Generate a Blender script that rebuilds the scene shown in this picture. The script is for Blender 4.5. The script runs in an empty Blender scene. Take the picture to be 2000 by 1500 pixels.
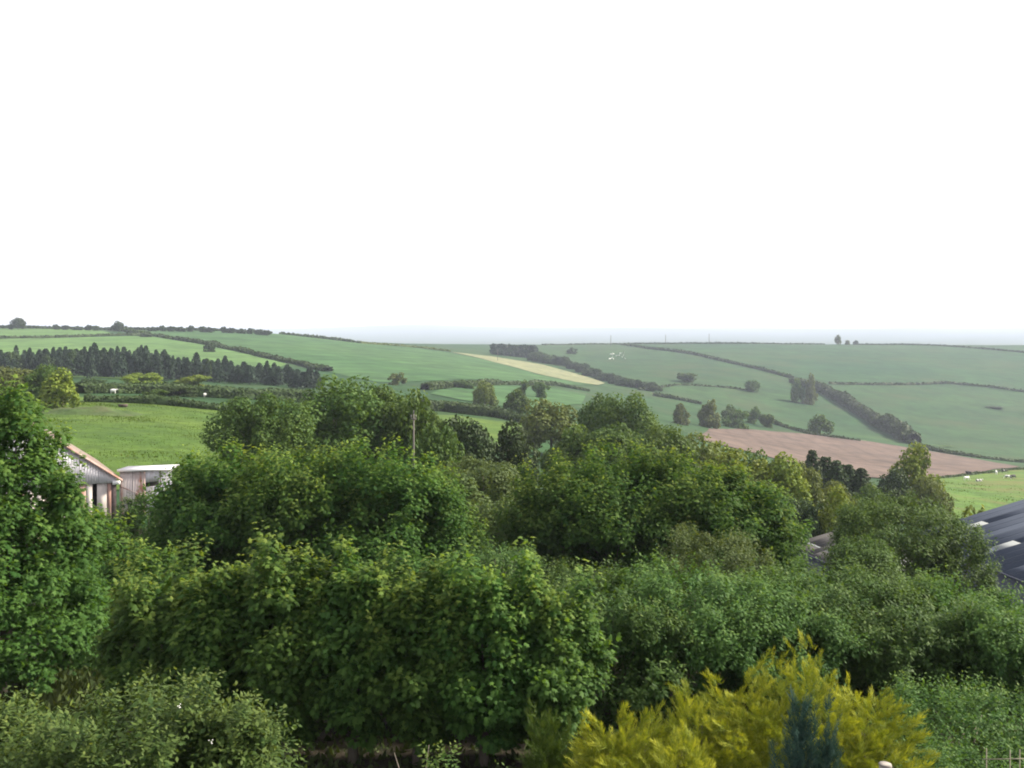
import bpy, math
import numpy as np
from mathutils import Vector, geometry

# ------------------------------------------------------------------ camera, sky, sun, exposure
sc = bpy.context.scene
FPX = 1921.0            # focal length in pixels of the 2000 px wide photograph
HOR = 640.0             # image row of the horizon
cam_d = bpy.data.cameras.new('camera')
cam_d.sensor_width = 36.0
cam_d.lens = 36.0 * FPX / 2000.0
cam_d.shift_y = -(750.0 - HOR) / 2000.0
cam_d.clip_start, cam_d.clip_end = 0.2, 120000.0
cam = bpy.data.objects.new('camera', cam_d)
cam.location = (0, 0, 0)
cam.rotation_euler = (math.radians(90), 0, 0)
sc.collection.objects.link(cam)
sc.camera = cam

SUN_AZ, SUN_EL = math.radians(76), math.radians(36)      # azimuth to the right of the view direction
world = bpy.data.worlds.new('World')
sc.world = world
world.use_nodes = True
wn, wl = world.node_tree.nodes, world.node_tree.links
wn.clear()
sky = wn.new('ShaderNodeTexSky'); sky.sky_type = 'NISHITA'; sky.sun_disc = False
sky.sun_elevation = SUN_EL; sky.sun_rotation = SUN_AZ
sky.dust_density = 1.0; sky.air_density = 1.0; sky.altitude = 100
veil = wn.new('ShaderNodeMix'); veil.data_type = 'RGBA'
veil.inputs[0].default_value = 0.85
veil.inputs[7].default_value = (5.8, 5.65, 5.8, 1)        # thin even cloud
bg = wn.new('ShaderNodeBackground'); bg.inputs[1].default_value = 0.1
wo = wn.new('ShaderNodeOutputWorld')
wl.new(sky.outputs[0], veil.inputs[6]); wl.new(veil.outputs[2], bg.inputs[0]); wl.new(bg.outputs[0], wo.inputs[0])

sl = bpy.data.lights.new('sun', 'SUN'); sl.energy = 5.0; sl.angle = math.radians(10); sl.color = (1.0, 0.91, 0.76)
so = bpy.data.objects.new('sun', sl)
sdir = Vector((math.sin(SUN_AZ) * math.cos(SUN_EL), math.cos(SUN_AZ) * math.cos(SUN_EL), math.sin(SUN_EL)))
so.rotation_euler = (-sdir).to_track_quat('-Z', 'Y').to_euler()
so.location = (60, 20, 60)
sc.collection.objects.link(so)

vs = sc.view_settings
vs.view_transform = 'Standard'; vs.look = 'None'; vs.exposure = 1.2; vs.gamma = 1.0; vs.use_curve_mapping = False
sc.cycles.max_bounces = 5; sc.cycles.diffuse_bounces = 3; sc.cycles.glossy_bounces = 2
sc.cycles.transmission_bounces = 4; sc.cycles.volume_bounces = 1
sc.cycles.use_denoising = True
sc.cycles.filter_width = 1.9
sc.cycles.sample_clamp_indirect = 6.0

C = sc.collection
RNG = np.random.default_rng(7)

# ------------------------------------------------------------------ object helpers
def link(name, mesh, parent=None):
    o = bpy.data.objects.new(name, mesh); C.objects.link(o)
    if parent is not None: o.parent = parent
    return o
def tag(o, label=None, cat=None, group=None, kind=None):
    if label: o['label'] = label
    if cat: o['category'] = cat
    if group: o['group'] = group
    if kind: o['kind'] = kind
    return o
def thing(name, label, cat, loc=(0, 0, 0), rz=0.0, group=None):
    o = bpy.data.objects.new(name, None); C.objects.link(o)
    o.empty_display_size = 0.2
    o.location = loc; o.rotation_euler = (0, 0, rz)
    return tag(o, label, cat, group)
def mesh_np(name, V, loops, sizes, mat=None, attrs=None, smooth=False):
    """V (n,3); loops flat vertex indices; sizes loop count per face"""
    me = bpy.data.meshes.new(name)
    V = np.ascontiguousarray(V, dtype=np.float32); loops = np.asarray(loops, dtype=np.int32); sizes = np.asarray(sizes, dtype=np.int32)
    me.vertices.add(len(V)); me.vertices.foreach_set('co', V.ravel())
    me.loops.add(len(loops)); me.loops.foreach_set('vertex_index', loops)
    me.polygons.add(len(sizes))
    st = np.zeros(len(sizes), np.int32); st[1:] = np.cumsum(sizes)[:-1]
    me.polygons.foreach_set('loop_start', st)
    if smooth: me.polygons.foreach_set('use_smooth', np.ones(len(sizes), bool))
    me.update(calc_edges=True)
    for k, a in (attrs or {}).items():
        at = me.attributes.new(k, 'FLOAT', 'FACE'); at.data.foreach_set('value', np.asarray(a, np.float32))
    if mat: me.materials.append(mat)
    return me
class MB:
    """collects simple solid shapes for one mesh"""
    def __init__(s): s.v, s.f = [], []
    def add(s, vs_, fs):
        b = len(s.v); s.v += [tuple(p) for p in vs_]; s.f += [tuple(i + b for i in f) for f in fs]
    def hexa(s, p):   # 8 points: bottom 4 ccw, top 4 ccw
        s.add(p, [(3, 2, 1, 0), (4, 5, 6, 7), (0, 1, 5, 4), (1, 2, 6, 5), (2, 3, 7, 6), (3, 0, 4, 7)])
    def box(s, x0, x1, y0, y1, z0, z1):
        s.hexa([(x0, y0, z0), (x1, y0, z0), (x1, y1, z0), (x0, y1, z0), (x0, y0, z1), (x1, y0, z1), (x1, y1, z1), (x0, y1, z1)])
    def slab(s, quad, t):   # quad of 4 points, extruded by t along its normal
        q = [Vector(p) for p in quad]; n = (q[1] - q[0]).cross(q[3] - q[0]).normalized() * t
        s.hexa([tuple(p) for p in q] + [tuple(p + n) for p in q])
    def tube(s, pts, rad, n=6, cap=True):
        pts = [Vector(p) for p in pts]; b = len(s.v)
        for i, p in enumerate(pts):
            d = (pts[min(i + 1, len(pts) - 1)] - pts[max(i - 1, 0)]).normalized()
            a = d.orthogonal().normalized(); c = d.cross(a)
            r = rad[i] if hasattr(rad, '__len__') else rad
            for k in range(n):
                t = 2 * math.pi * k / n
                s.v.append(tuple(p + a * (r * math.cos(t)) + c * (r * math.sin(t))))
        for i in range(len(pts) - 1):
            for k in range(n):
                s.f.append((b + i * n + k, b + i * n + (k + 1) % n, b + (i + 1) * n + (k + 1) % n, b + (i + 1) * n + k))
        if cap:
            s.f.append(tuple(b + k for k in range(n - 1, -1, -1))); s.f.append(tuple(b + (len(pts) - 1) * n + k for k in range(n)))
    def mesh(s, name, mat, smooth=False):
        sz = [len(f) for f in s.f]; lp = [i for f in s.f for i in f]
        return mesh_np(name, np.array(s.v), lp, sz, mat, smooth=smooth)
    def build(s, name, mat, parent=None, smooth=False):
        return link(name, s.mesh(name, mat, smooth), parent)

# ------------------------------------------------------------------ materials
def srgb(r, g, b):
    f = lambda c: (c / 255 / 12.92) if c / 255 <= 0.04045 else ((c / 255 + 0.055) / 1.055) ** 2.4
    return (f(r), f(g), f(b), 1)
def new_mat(name):
    m = bpy.data.materials.new(name); m.use_nodes = True
    nt = m.node_tree; nt.nodes.clear()
    out = nt.nodes.new('ShaderNodeOutputMaterial')
    return m, nt, out
def N(nt, t, **kw):
    n = nt.nodes.new(t)
    for k, v in kw.items(): setattr(n, k, v)
    return n
def mixc(nt, fac, a, b, mode='MIX'):
    n = N(nt, 'ShaderNodeMix', data_type='RGBA', blend_type=mode)
    for s, x in ((0, fac), (6, a), (7, b)):
        if hasattr(x, 'is_linked'): nt.links.new(x, n.inputs[s])
        else: n.inputs[s].default_value = x
    return n.outputs[2]
def ramp(nt, fac, stops):
    n = N(nt, 'ShaderNodeValToRGB'); e = n.color_ramp.elements
    while len(e) < len(stops): e.new(0.5)
    for i, (p, c) in enumerate(stops): e[i].position = p; e[i].color = c if len(c) == 4 else (*c, 1)
    nt.links.new(fac, n.inputs[0]); return n.outputs[0]
def noise(nt, scale, detail=4, rough=0.55, coord=None, w=None):
    n = N(nt, 'ShaderNodeTexNoise'); n.inputs['Scale'].default_value = scale
    n.inputs['Detail'].default_value = detail; n.inputs['Roughness'].default_value = rough
    if coord is not None: nt.links.new(coord, n.inputs['Vector'])
    return n.outputs[0]
def objcoord(nt, scale=(1, 1, 1)):
    tc = N(nt, 'ShaderNodeTexCoord'); mp = N(nt, 'ShaderNodeMapping'); mp.inputs['Scale'].default_value = scale
    nt.links.new(tc.outputs['Object'], mp.inputs[0]); return mp.outputs[0]
def leaf_mat(name, ca, cb, young=None, transl=0.35, spec=0.12, rough=0.6, var=0.2):
    """leaf: tone picks between two greens, a third colour tints new growth and paints in lit tips, each tree differs a little"""
    m, nt, out = new_mat(name)
    at = N(nt, 'ShaderNodeAttribute', attribute_name='tone')
    col = mixc(nt, at.outputs['Fac'], (*ca, 1), (*cb, 1))
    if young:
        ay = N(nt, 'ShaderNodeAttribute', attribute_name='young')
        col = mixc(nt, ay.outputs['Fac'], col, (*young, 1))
    oi = N(nt, 'ShaderNodeObjectInfo')
    hs = N(nt, 'ShaderNodeHueSaturation')
    mr = N(nt, 'ShaderNodeMapRange'); mr.inputs[3].default_value = 1 - var; mr.inputs[4].default_value = 1 + var
    nt.links.new(oi.outputs['Random'], mr.inputs[0]); nt.links.new(mr.outputs[0], hs.inputs['Value'])
    mh = N(nt, 'ShaderNodeMapRange'); mh.inputs[3].default_value = 0.49; mh.inputs[4].default_value = 0.508
    nt.links.new(oi.outputs['Random'], mh.inputs[0]); nt.links.new(mh.outputs[0], hs.inputs['Hue'])
    nt.links.new(col, hs.inputs['Color'])
    p = N(nt, 'ShaderNodeBsdfPrincipled'); p.inputs['Roughness'].default_value = rough; p.inputs['Specular IOR Level'].default_value = spec
    nt.links.new(hs.outputs[0], p.inputs['Base Color'])
    t = N(nt, 'ShaderNodeBsdfTranslucent')
    tcol = mixc(nt, 1.0, hs.outputs[0], (1.25, 1.15, 0.45, 1), 'MULTIPLY')
    nt.links.new(tcol, t.inputs[0])
    mx = N(nt, 'ShaderNodeMixShader'); mx.inputs[0].default_value = transl
    nt.links.new(p.outputs[0], mx.inputs[1]); nt.links.new(t.outputs[0], mx.inputs[2]); nt.links.new(mx.outputs[0], out.inputs[0])
    return m
def plain_mat(name, col, rough=0.7, nscale=None, col2=None, bump=0.0, spec=0.3, stretch=(1, 1, 1)):
    m, nt, out = new_mat(name)
    p = N(nt, 'ShaderNodeBsdfPrincipled'); p.inputs['Roughness'].default_value = rough; p.inputs['Specular IOR Level'].default_value = spec
    if nscale:
        nz = noise(nt, nscale, 6, 0.65, objcoord(nt, stretch))
        c = ramp(nt, nz, [(0.36, (*col, 1)), (0.64, (*(col2 or col), 1))])
        nt.links.new(c, p.inputs['Base Color'])
        if bump:
            b = N(nt, 'ShaderNodeBump'); b.inputs['Strength'].default_value = bump; nt.links.new(nz, b.inputs['Height']); nt.links.new(b.outputs[0], p.inputs['Normal'])
    else: p.inputs['Base Color'].default_value = (*col, 1)
    nt.links.new(p.outputs[0], out.inputs[0]); return m
def field_mat(name, c1, c2, big=0.01, small=0.25, c3=None, lines=None):
    """grassland or tilled soil: broad patches, fine mottling, optional tramlines (spacing m, angle, strength)"""
    m, nt, out = new_mat(name)
    co = objcoord(nt)
    a = noise(nt, big, 5, 0.6, co); b = noise(nt, small, 5, 0.7, co); c = noise(nt, big * 6, 4, 0.6, co)
    col = ramp(nt, a, [(0.35, (*c1, 1)), (0.66, (*c2, 1))])
    s = ramp(nt, b, [(0.3, (0.68, 0.68, 0.68, 1)), (0.7, (1.3, 1.3, 1.3, 1))])
    col = mixc(nt, 0.85, col, s, 'MULTIPLY')
    s2 = ramp(nt, c, [(0.35, (0.70, 0.72, 0.72, 1)), (0.65, (1.27, 1.24, 1.2, 1))])
    col = mixc(nt, 0.8, col, s2, 'MULTIPLY')
    if c3:
        d = noise(nt, big * 2.3, 5, 0.7, co)
        col = mixc(nt, ramp(nt, d, [(0.5, (0, 0, 0, 1)), (0.68, (1, 1, 1, 1))]), col, (*c3, 1))
    if lines:
        sp, ang, st = lines
        mp = N(nt, 'ShaderNodeMapping'); mp.inputs['Rotation'].default_value = (0, 0, ang); nt.links.new(co, mp.inputs[0])
        w = N(nt, 'ShaderNodeTexWave'); w.inputs['Scale'].default_value = 0.314 / sp * 1.0; w.inputs['Distortion'].default_value = 1.0; w.inputs['Detail'].default_value = 2
        nt.links.new(mp.outputs[0], w.inputs[0])
        l = ramp(nt, w.outputs[0], [(0.0, (1 - st, 1 - st, 1 - st, 1)), (0.25, (1, 1, 1, 1))])
        col = mixc(nt, 1.0, col, l, 'MULTIPLY')
    p = N(nt, 'ShaderNodeBsdfPrincipled'); p.inputs['Roughness'].default_value = 0.9; p.inputs['Specular IOR Level'].default_value = 0.1
    nt.links.new(col, p.inputs['Base Color'])
    bp = N(nt, 'ShaderNodeBump'); bp.inputs['Strength'].default_value = 0.6; bp.inputs['Distance'].default_value = 0.3
    nt.links.new(b, bp.inputs['Height']); nt.links.new(bp.outputs[0], p.inputs['Normal'])
    nt.links.new(p.outputs[0], out.inputs[0]); return m

M = {}
M['sycamore'] = leaf_mat('sycamore_leaf', (0.034, 0.088, 0.020), (0.086, 0.165, 0.036), (0.25, 0.32, 0.060), transl=0.45, var=0.1)  # third colour: new growth, brightened to paint sunlit tips
M['elder'] = leaf_mat('small_leaf', (0.034, 0.082, 0.022), (0.086, 0.155, 0.038), (0.20, 0.25, 0.055))
M['willow'] = leaf_mat('grey_leaf', (0.055, 0.092, 0.030), (0.105, 0.145, 0.050), (0.19, 0.22, 0.06))
M['shrub'] = leaf_mat('fresh_shrub_leaf', (0.036, 0.080, 0.022), (0.090, 0.148, 0.040), (0.19, 0.245, 0.06), var=0.08)
M['broad'] = leaf_mat('broadleaf_foliage', (0.040, 0.084, 0.021), (0.095, 0.150, 0.034), transl=0.32, var=0.12)
M['lime'] = leaf_mat('yellow_green_foliage', (0.095, 0.150, 0.022), (0.18, 0.225, 0.036), transl=0.3)
M['olive'] = leaf_mat('olive_foliage', (0.075, 0.105, 0.030), (0.125, 0.155, 0.046), transl=0.3)
M['dark'] = leaf_mat('dark_foliage', (0.028, 0.052, 0.021), (0.055, 0.084, 0.032), transl=0.2)
M['spruce'] = leaf_mat('spruce_needles', (0.018, 0.036, 0.024), (0.038, 0.064, 0.038), transl=0.12)
M['hedge'] = leaf_mat('hedge_foliage', (0.028, 0.050, 0.018), (0.058, 0.088, 0.028), transl=0.2, var=0.15)
M['gold'] = leaf_mat('golden_conifer_scales', (0.085, 0.150, 0.018), (0.22, 0.25, 0.028), (0.56, 0.58, 0.060), transl=0.3, var=0.05)
M['greenconifer'] = leaf_mat('green_conifer_scales', (0.030, 0.062, 0.014), (0.07, 0.11, 0.02), (0.14, 0.17, 0.025), transl=0.25, var=0.05)
M['blue'] = leaf_mat('blue_juniper_scales', (0.022, 0.055, 0.048), (0.050, 0.10, 0.085), (0.07, 0.12, 0.095), transl=0.15, var=0.05)
M['bark'] = plain_mat('bark', (0.075, 0.060, 0.045), 0.9, 6.0, (0.16, 0.14, 0.11), 0.5, stretch=(1, 1, 0.25))
M['twig'] = plain_mat('pale_twig', (0.22, 0.19, 0.15), 0.8, 8.0, (0.12, 0.10, 0.08))
M['blossom'] = plain_mat('blossom', (0.75, 0.76, 0.70), 0.8)
M['ground'] = field_mat('pasture_ground', (0.017, 0.050, 0.017), (0.028, 0.064, 0.020), 0.006, 0.12, (0.036, 0.057, 0.021))
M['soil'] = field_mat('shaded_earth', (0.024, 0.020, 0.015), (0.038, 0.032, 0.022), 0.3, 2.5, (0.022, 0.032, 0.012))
M['meadow'] = field_mat('rough_meadow', (0.050, 0.096, 0.016), (0.076, 0.120, 0.022), 0.05, 0.8, (0.036, 0.070, 0.016))
M['cowfield'] = field_mat('grazed_pasture', (0.058, 0.118, 0.020), (0.078, 0.125, 0.024), 0.02, 0.5, (0.11, 0.105, 0.035))
M['lightfield'] = field_mat('light_green_field', (0.060, 0.122, 0.036), (0.080, 0.142, 0.044), 0.006, 0.10)
M['cropfield'] = field_mat('young_crop_field', (0.034, 0.084, 0.028), (0.046, 0.098, 0.032), 0.005, 0.08, lines=(22, 0.5, 0.22))
M['hillfield'] = field_mat('hillside_pasture', (0.014, 0.050, 0.018), (0.026, 0.064, 0.021), 0.004, 0.06, (0.036, 0.058, 0.022))
M['strip'] = field_mat('cut_hay_strip', (0.145, 0.160, 0.085), (0.175, 0.182, 0.10), 0.02, 0.15, lines=(9, -0.4, 0.12))
M['plough'] = field_mat('ploughed_red_earth', (0.094, 0.069, 0.057), (0.116, 0.086, 0.072), 0.008, 0.2, lines=(12, 0.15, 0.13))
M['bank'] = field_mat('rough_bank', (0.048, 0.078, 0.026), (0.066, 0.092, 0.034), 0.1, 1.0, (0.075, 0.08, 0.042))

# ------------------------------------------------------------------ the lie of the land: image row of the ground, by image column and depth
KD = [65, 90, 130, 180, 250, 350, 450, 600, 800, 1000, 1300, 1600, 2000, 2800, 4200, 6000, 8500, 11000, 13500, 16000]
FAR = [676, 682, 682, 668, 655, 645, 639, 642]
COLS = {
 -900: [(-11.5, -11.3, -11.5, -12.0), (742, 742, 712, 680, 650, 638, 646, 655)],
    0: [(-11.8, -11.8, -12.0, -12.5), (745, 745, 716, 682, 652, 638.5, 646, 655)],
  250: [(-11.9, -12.0, -12.5, -13.2), (752, 752, 720, 686, 657, 641.5, 648, 655)],
  500: [(-12.5, -13.0, -14.0, -15.5), (768, 762, 738, 700, 664, 645, 650, 658)],
  700: [(-13.5, -15.0, -16.5, -18.5), (795, 776, 753, 718, 685, 668, 668, 669)],
  900: [(-14.0, -16.0, -18.5, -21.5), (822, 796, 768, 736, 706, 688, 677, 671)],
 1150: [(-15.0, -18.0, -21.5, -25.5), (852, 820, 800, 778, 752, 735, 694, 669.5)],
 1400: [(-16.0, -20.0, -25.0, -32.0), (900, 872, 856, 832, 788, 738, 694, 667)],
 1700: [(-18.5, -23.0, -28.0, -36.0), (960, 932, 910, 868, 845, 775, 708, 669)],
 2000: [(-22.5, -26.0, -31.0, -38.0), (992, 938, 921, 909, 872, 806, 718, 671)],
 2400: [(-23.5, -28.0, -33.0, -40.0), (1002, 948, 932, 920, 882, 815, 726, 674)],
 3600: [(-19.0, -25.0, -32.0, -40.0), (1002, 948, 932, 920, 882, 815, 726, 674)],
}
UG = np.arange(-900, 3601, 25.0)
LG = np.linspace(math.log(60), math.log(16000), 480)
def _grid():
    us = sorted(COLS); rows = []
    for u in us:
        zs, vv = COLS[u]
        v = [HOR - z * FPX / d for z, d in zip(zs, KD)] + list(vv) + FAR
        rows.append(np.interp(LG, np.log(KD), v))
    G = np.array(rows)
    G = np.array([np.interp(UG, us, G[:, j]) for j in range(len(LG))]).T       # (u, logd)
    def blur(A, s, ax):
        r = int(3 * s) + 1; k = np.exp(-0.5 * (np.arange(-r, r + 1) / s) ** 2); k /= k.sum()
        P = np.pad(A, [(r, r) if i == ax else (0, 0) for i in range(2)], mode='edge')
        return np.apply_along_axis(lambda c: np.convolve(c, k, 'valid'), ax, P)
    return blur(blur(G, 2.6, 0), 7.0, 1)
VG = _grid()
def wob(x, y, w):   # gentle undulation
    return np.sin(x / w * 1.0 + 1.3 * np.sin(y / w * 0.7)) * np.cos(y / w * 0.83 + 0.9 * np.sin(x / w * 0.6))
def ground_v(u, d):
    fu = np.clip((u - UG[0]) / 25.0, 0, len(UG) - 1.001); fl = np.clip((np.log(np.maximum(d, 1.0)) - LG[0]) / (LG[1] - LG[0]), 0, len(LG) - 1.001)
    i = fu.astype(int); j = fl.astype(int); a = fu - i; b = fl - j
    v = VG[i, j] * (1 - a) * (1 - b) + VG[i + 1, j] * a * (1 - b) + VG[i, j + 1] * (1 - a) * b + VG[i + 1, j + 1] * a * b
    far = np.clip((d - 4000) / 3000, 0, 1)
    v = v + far * (1.5 * wob(u * 10, d * 0.5, 700.0) + 0.8 * wob(u * 10, d, 1900.0))
    v = v - np.clip((d - 10000) / 2500, 0, 1) * 6.5 * np.exp(-((u - 790) / 110.0) ** 2)
    return v
ND, NZ = [-60, 0, 8, 14, 20, 30, 45, 66], [-7.0, -7.0, -7.2, -7.7, -8.7, -10.1, -11.8, -13.6]
def gz(x, y):
    """ground height"""
    x = np.asarray(x, float); y = np.asarray(y, float)
    d = np.maximum(y, 1.0); u = 1000 + FPX * x / np.maximum(d, 40.0)
    zf = -(ground_v(u, np.maximum(d, 62.0)) - HOR) * np.maximum(d, 62.0) / FPX
    zn = np.interp(y, ND, NZ)
    t = np.clip((y - 36) / 34, 0, 1); t = t * t * (3 - 2 * t)
    z = zn * (1 - t) + zf * t
    return z + np.clip((y - 60) / 300, 0, 1) * 0.35 * wob(x, y, 23.0)
def gz1(x, y): return float(gz(np.array([x]), np.array([y]))[0])
DS = np.exp(np.linspace(math.log(40), math.log(30000), 6000))
def hit(u, v, dmin=60, dmax=3000):
    """ground point seen at a pixel of the photograph, between two depths"""
    d = DS[(DS >= dmin) & (DS <= dmax)]
    x = (u - 1000) * d / FPX; z = gz(x, d); vv = HOR - z * FPX / d
    k = np.nonzero(vv <= v)[0]
    k = k[0] if len(k) else int(np.argmin(np.abs(vv - v)))
    return Vector((x[k], d[k], z[k]))
def at(u, v, d): return Vector(((u - 1000) * d / FPX, d, -(v - HOR) * d / FPX))
def foot(u, d):
    x = (u - 1000) * d / FPX; return Vector((x, d, gz1(x, d)))

# terrain sheet
ys = np.concatenate([np.linspace(-60, 8, 18)[:-1], np.exp(np.linspace(math.log(8), math.log(15800), 600))])
ss = np.concatenate([np.linspace(-2.0, -0.62, 24)[:-1], np.linspace(-0.62, 0.62, 190), np.linspace(0.62, 2.0, 24)[1:]])
YY, SS = np.meshgrid(ys, ss, indexing='ij'); XX = SS * (np.maximum(YY, 0) + 30.0 * np.exp(-np.maximum(YY, 0) / 60))
ZZ = gz(XX, YY)
nr, nc = XX.shape
idx = np.arange(nr * nc).reshape(nr, nc)
F = np.stack([idx[:-1, :-1], idx[:-1, 1:], idx[1:, 1:], idx[1:, :-1]], -1).reshape(-1, 4)
TV = np.stack([XX, YY, ZZ], -1).reshape(-1, 3)
me = mesh_np('ground', TV, F.ravel(), np.full(len(F), 4), M['ground'], smooth=True)
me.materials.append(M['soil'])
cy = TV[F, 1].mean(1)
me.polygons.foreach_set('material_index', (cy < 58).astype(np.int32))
tag(link('ground', me), kind='structure')
LOWEST = float(ZZ.min())

def sheet(name, pix, mat, dr, lift=0.25, step=0.02, label=None):
    """a field draped on the ground: outline given where the photograph shows its edges"""
    P = [hit(u, v, *dr) for u, v in pix]
    poly = []
    for a, b in zip(P, P[1:] + P[:1]):
        n = max(1, int((b - a).length / (a.y * step * 1.5)))
        poly += [a.lerp(b, i / n) for i in range(n)]
    q = np.array([(p.x, p.y) for p in poly]); ymid = q[:, 1].mean(); st = ymid * step
    gx, gy = np.meshgrid(np.arange(q[:, 0].min(), q[:, 0].max(), st), np.arange(q[:, 1].min(), q[:, 1].max(), st))
    pts = np.stack([gx.ravel(), gy.ravel()], 1)
    ins = np.zeros(len(pts), bool); j = len(q) - 1
    for i in range(len(q)):
        c = ((q[i, 1] > pts[:, 1]) != (q[j, 1] > pts[:, 1])) & (pts[:, 0] < (q[j, 0] - q[i, 0]) * (pts[:, 1] - q[i, 1]) / (q[j, 1] - q[i, 1] + 1e-12) + q[i, 0])
        ins ^= c; j = i
    pts = pts[ins]
    allp = [Vector(p) for p in np.concatenate([q, pts])]
    ne = len(q)
    r = geometry.delaunay_2d_cdt(allp, [(i, (i + 1) % ne) for i in range(ne)], [list(range(ne))], 1, 1e-4)
    V2 = np.array([(p.x, p.y) for p in r[0]])
    V = np.column_stack([V2, gz(V2[:, 0], V2[:, 1]) + lift])
    fs = r[2]
    o = link(name, mesh_np(name, V, [i for f in fs for i in f], [len(f) for f in fs], mat, smooth=True))
    return tag(o, label, kind='structure')

sheet('field', [(-150, 641), (40, 641), (150, 643), (215, 650), (205, 656), (100, 659), (-150, 662)], M['lightfield'], (650, 1050))
sheet('field', [(-150, 664), (100, 661), (205, 658), (290, 657), (380, 671), (470, 688), (560, 712), (500, 735), (250, 745), (-150, 735)], M['lightfield'], (380, 1000))
sheet('field', [(270, 648), (320, 644), (500, 646), (600, 656), (700, 668), (790, 676), (880, 689), (940, 701), (1050, 731), (1160, 752), (1060, 748), (900, 742), (740, 747), (620, 722), (480, 684), (380, 667), (300, 655)], M['cropfield'], (420, 1050))
sheet('hay_strip', [(880, 688), (960, 694), (1060, 713), (1130, 732), (1182, 749), (1168, 753), (1120, 746), (1050, 731), (940, 701)], M['strip'], (500, 1050), 0.45, 0.012)
sheet('ploughed_field', [(1385, 838), (1450, 838), (1560, 847), (1700, 863), (1800, 879), (1900, 896), (1992, 912), (1900, 925), (1780, 938), (1690, 955), (1560, 912), (1360, 858)], M['plough'], (330, 640), 0.3)
sheet('pasture', [(1790, 936), (1900, 926), (1994, 914), (2140, 904), (2250, 1010), (1990, 1030), (1840, 1010), (1780, 980)], M['cowfield'], (150, 560), 0.25)
sheet('meadow', [(60, 790), (150, 775), (260, 783), (350, 790), (470, 803), (620, 830), (640, 930), (420, 960), (150, 960), (20, 900)], M['meadow'], (55, 190), 0.06, 0.014)
sheet('field', [(1230, 675), (1330, 668), (1600, 670), (1950, 676), (2200, 690), (2200, 775), (1960, 763), (1850, 749), (1640, 748), (1560, 738), (1440, 708), (1330, 683)], M['hillfield'], (900, 1650), 0.5)
sheet('field', [(860, 762), (900, 757), (1000, 752), (1100, 752), (1145, 757), (1135, 790), (1020, 800), (900, 782), (840, 770)], M['cropfield'], (280, 650), 0.3)
sheet('field', [(780, 808), (890, 812), (960, 822), (1050, 830), (1080, 850), (1040, 878), (930, 870), (800, 850)], M['meadow'], (110, 320), 0.15)

# ------------------------------------------------------------------ foliage tools
def unit(a): return a / (np.linalg.norm(a, axis=-1, keepdims=True) + 1e-9)
T_SYC = (np.array([(0, 0, 0), (0.20, 0.40, -0.12), (0.44, 0.23, -0.03), (0.74, 0.44, -0.16), (0.72, 0.15, -0.03), (1.05, 0, -0.10), (0.72, -0.15, -0.03), (0.74, -0.44, -0.16), (0.44, -0.23, -0.03), (0.20, -0.40, -0.12), (0.45, 0, 0.04)]),
         [(0, 10, 2, 1), (10, 4, 3, 2), (10, 5, 4), (0, 9, 8, 10), (10, 8, 7, 6), (10, 6, 5)])
T_MID = (np.array([(0, 0, 0), (0.42, 0.42, -0.13), (1.0, 0, -0.10), (0.42, -0.42, -0.13), (0.45, 0, 0.03)]), [(0, 4, 2, 1), (0, 3, 2, 4)])
T_OVAL = (np.array([(0, 0, 0), (0.45, 0.27, -0.07), (1.0, 0, -0.08), (0.45, -0.27, -0.07)]), [(0, 2, 1), (0, 3, 2)])
T_BLADE = (np.array([(0, 0.07, 0), (0, -0.07, 0), (0.6, -0.055, 0.01), (1, 0, 0), (0.6, 0.055, 0.01)]), [(0, 1, 2, 3, 4)])
T_NEEDLE = (np.array([(0, 0.045, 0), (0, -0.045, 0), (0.65, -0.035, 0.015), (1, 0, 0), (0.65, 0.035, 0.015)]), [(0, 1, 2, 3, 4)])
T_SCALE = (np.array([(0, 0.055, 0), (0, -0.055, 0), (1, 0, 0)]), [(0, 1, 2)])
T_CARD = (np.array([(-0.5, 0, 0), (-0.05, -0.42, -0.05), (0.55, -0.1, -0.1), (0.12, 0.46, -0.05)]), [(0, 1, 2, 3)])
def leaves(name, P, D, Nn, S, tone, young, mat, tmpl, z0=None):
    D = unit(D); Sd = unit(np.cross(Nn, D)); Nn = np.cross(D, Sd)
    tv, tf = tmpl; n, k = len(P), len(tv)
    S = np.asarray(S).reshape(-1, 1, 1)
    V = P[:, None] + S * (tv[None, :, 0:1] * D[:, None] + tv[None, :, 1:2] * Sd[:, None] + tv[None, :, 2:3] * Nn[:, None])
    base = (np.arange(n) * k)[:, None]
    lp = (np.concatenate([np.array(f) for f in tf])[None] + base).ravel()
    sz = np.tile([len(f) for f in tf], n)
    return mesh_np(name, V.reshape(-1, 3), lp, sz, mat, {'tone': np.repeat(tone, len(tf)), 'young': np.repeat(young, len(tf))})
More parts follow.
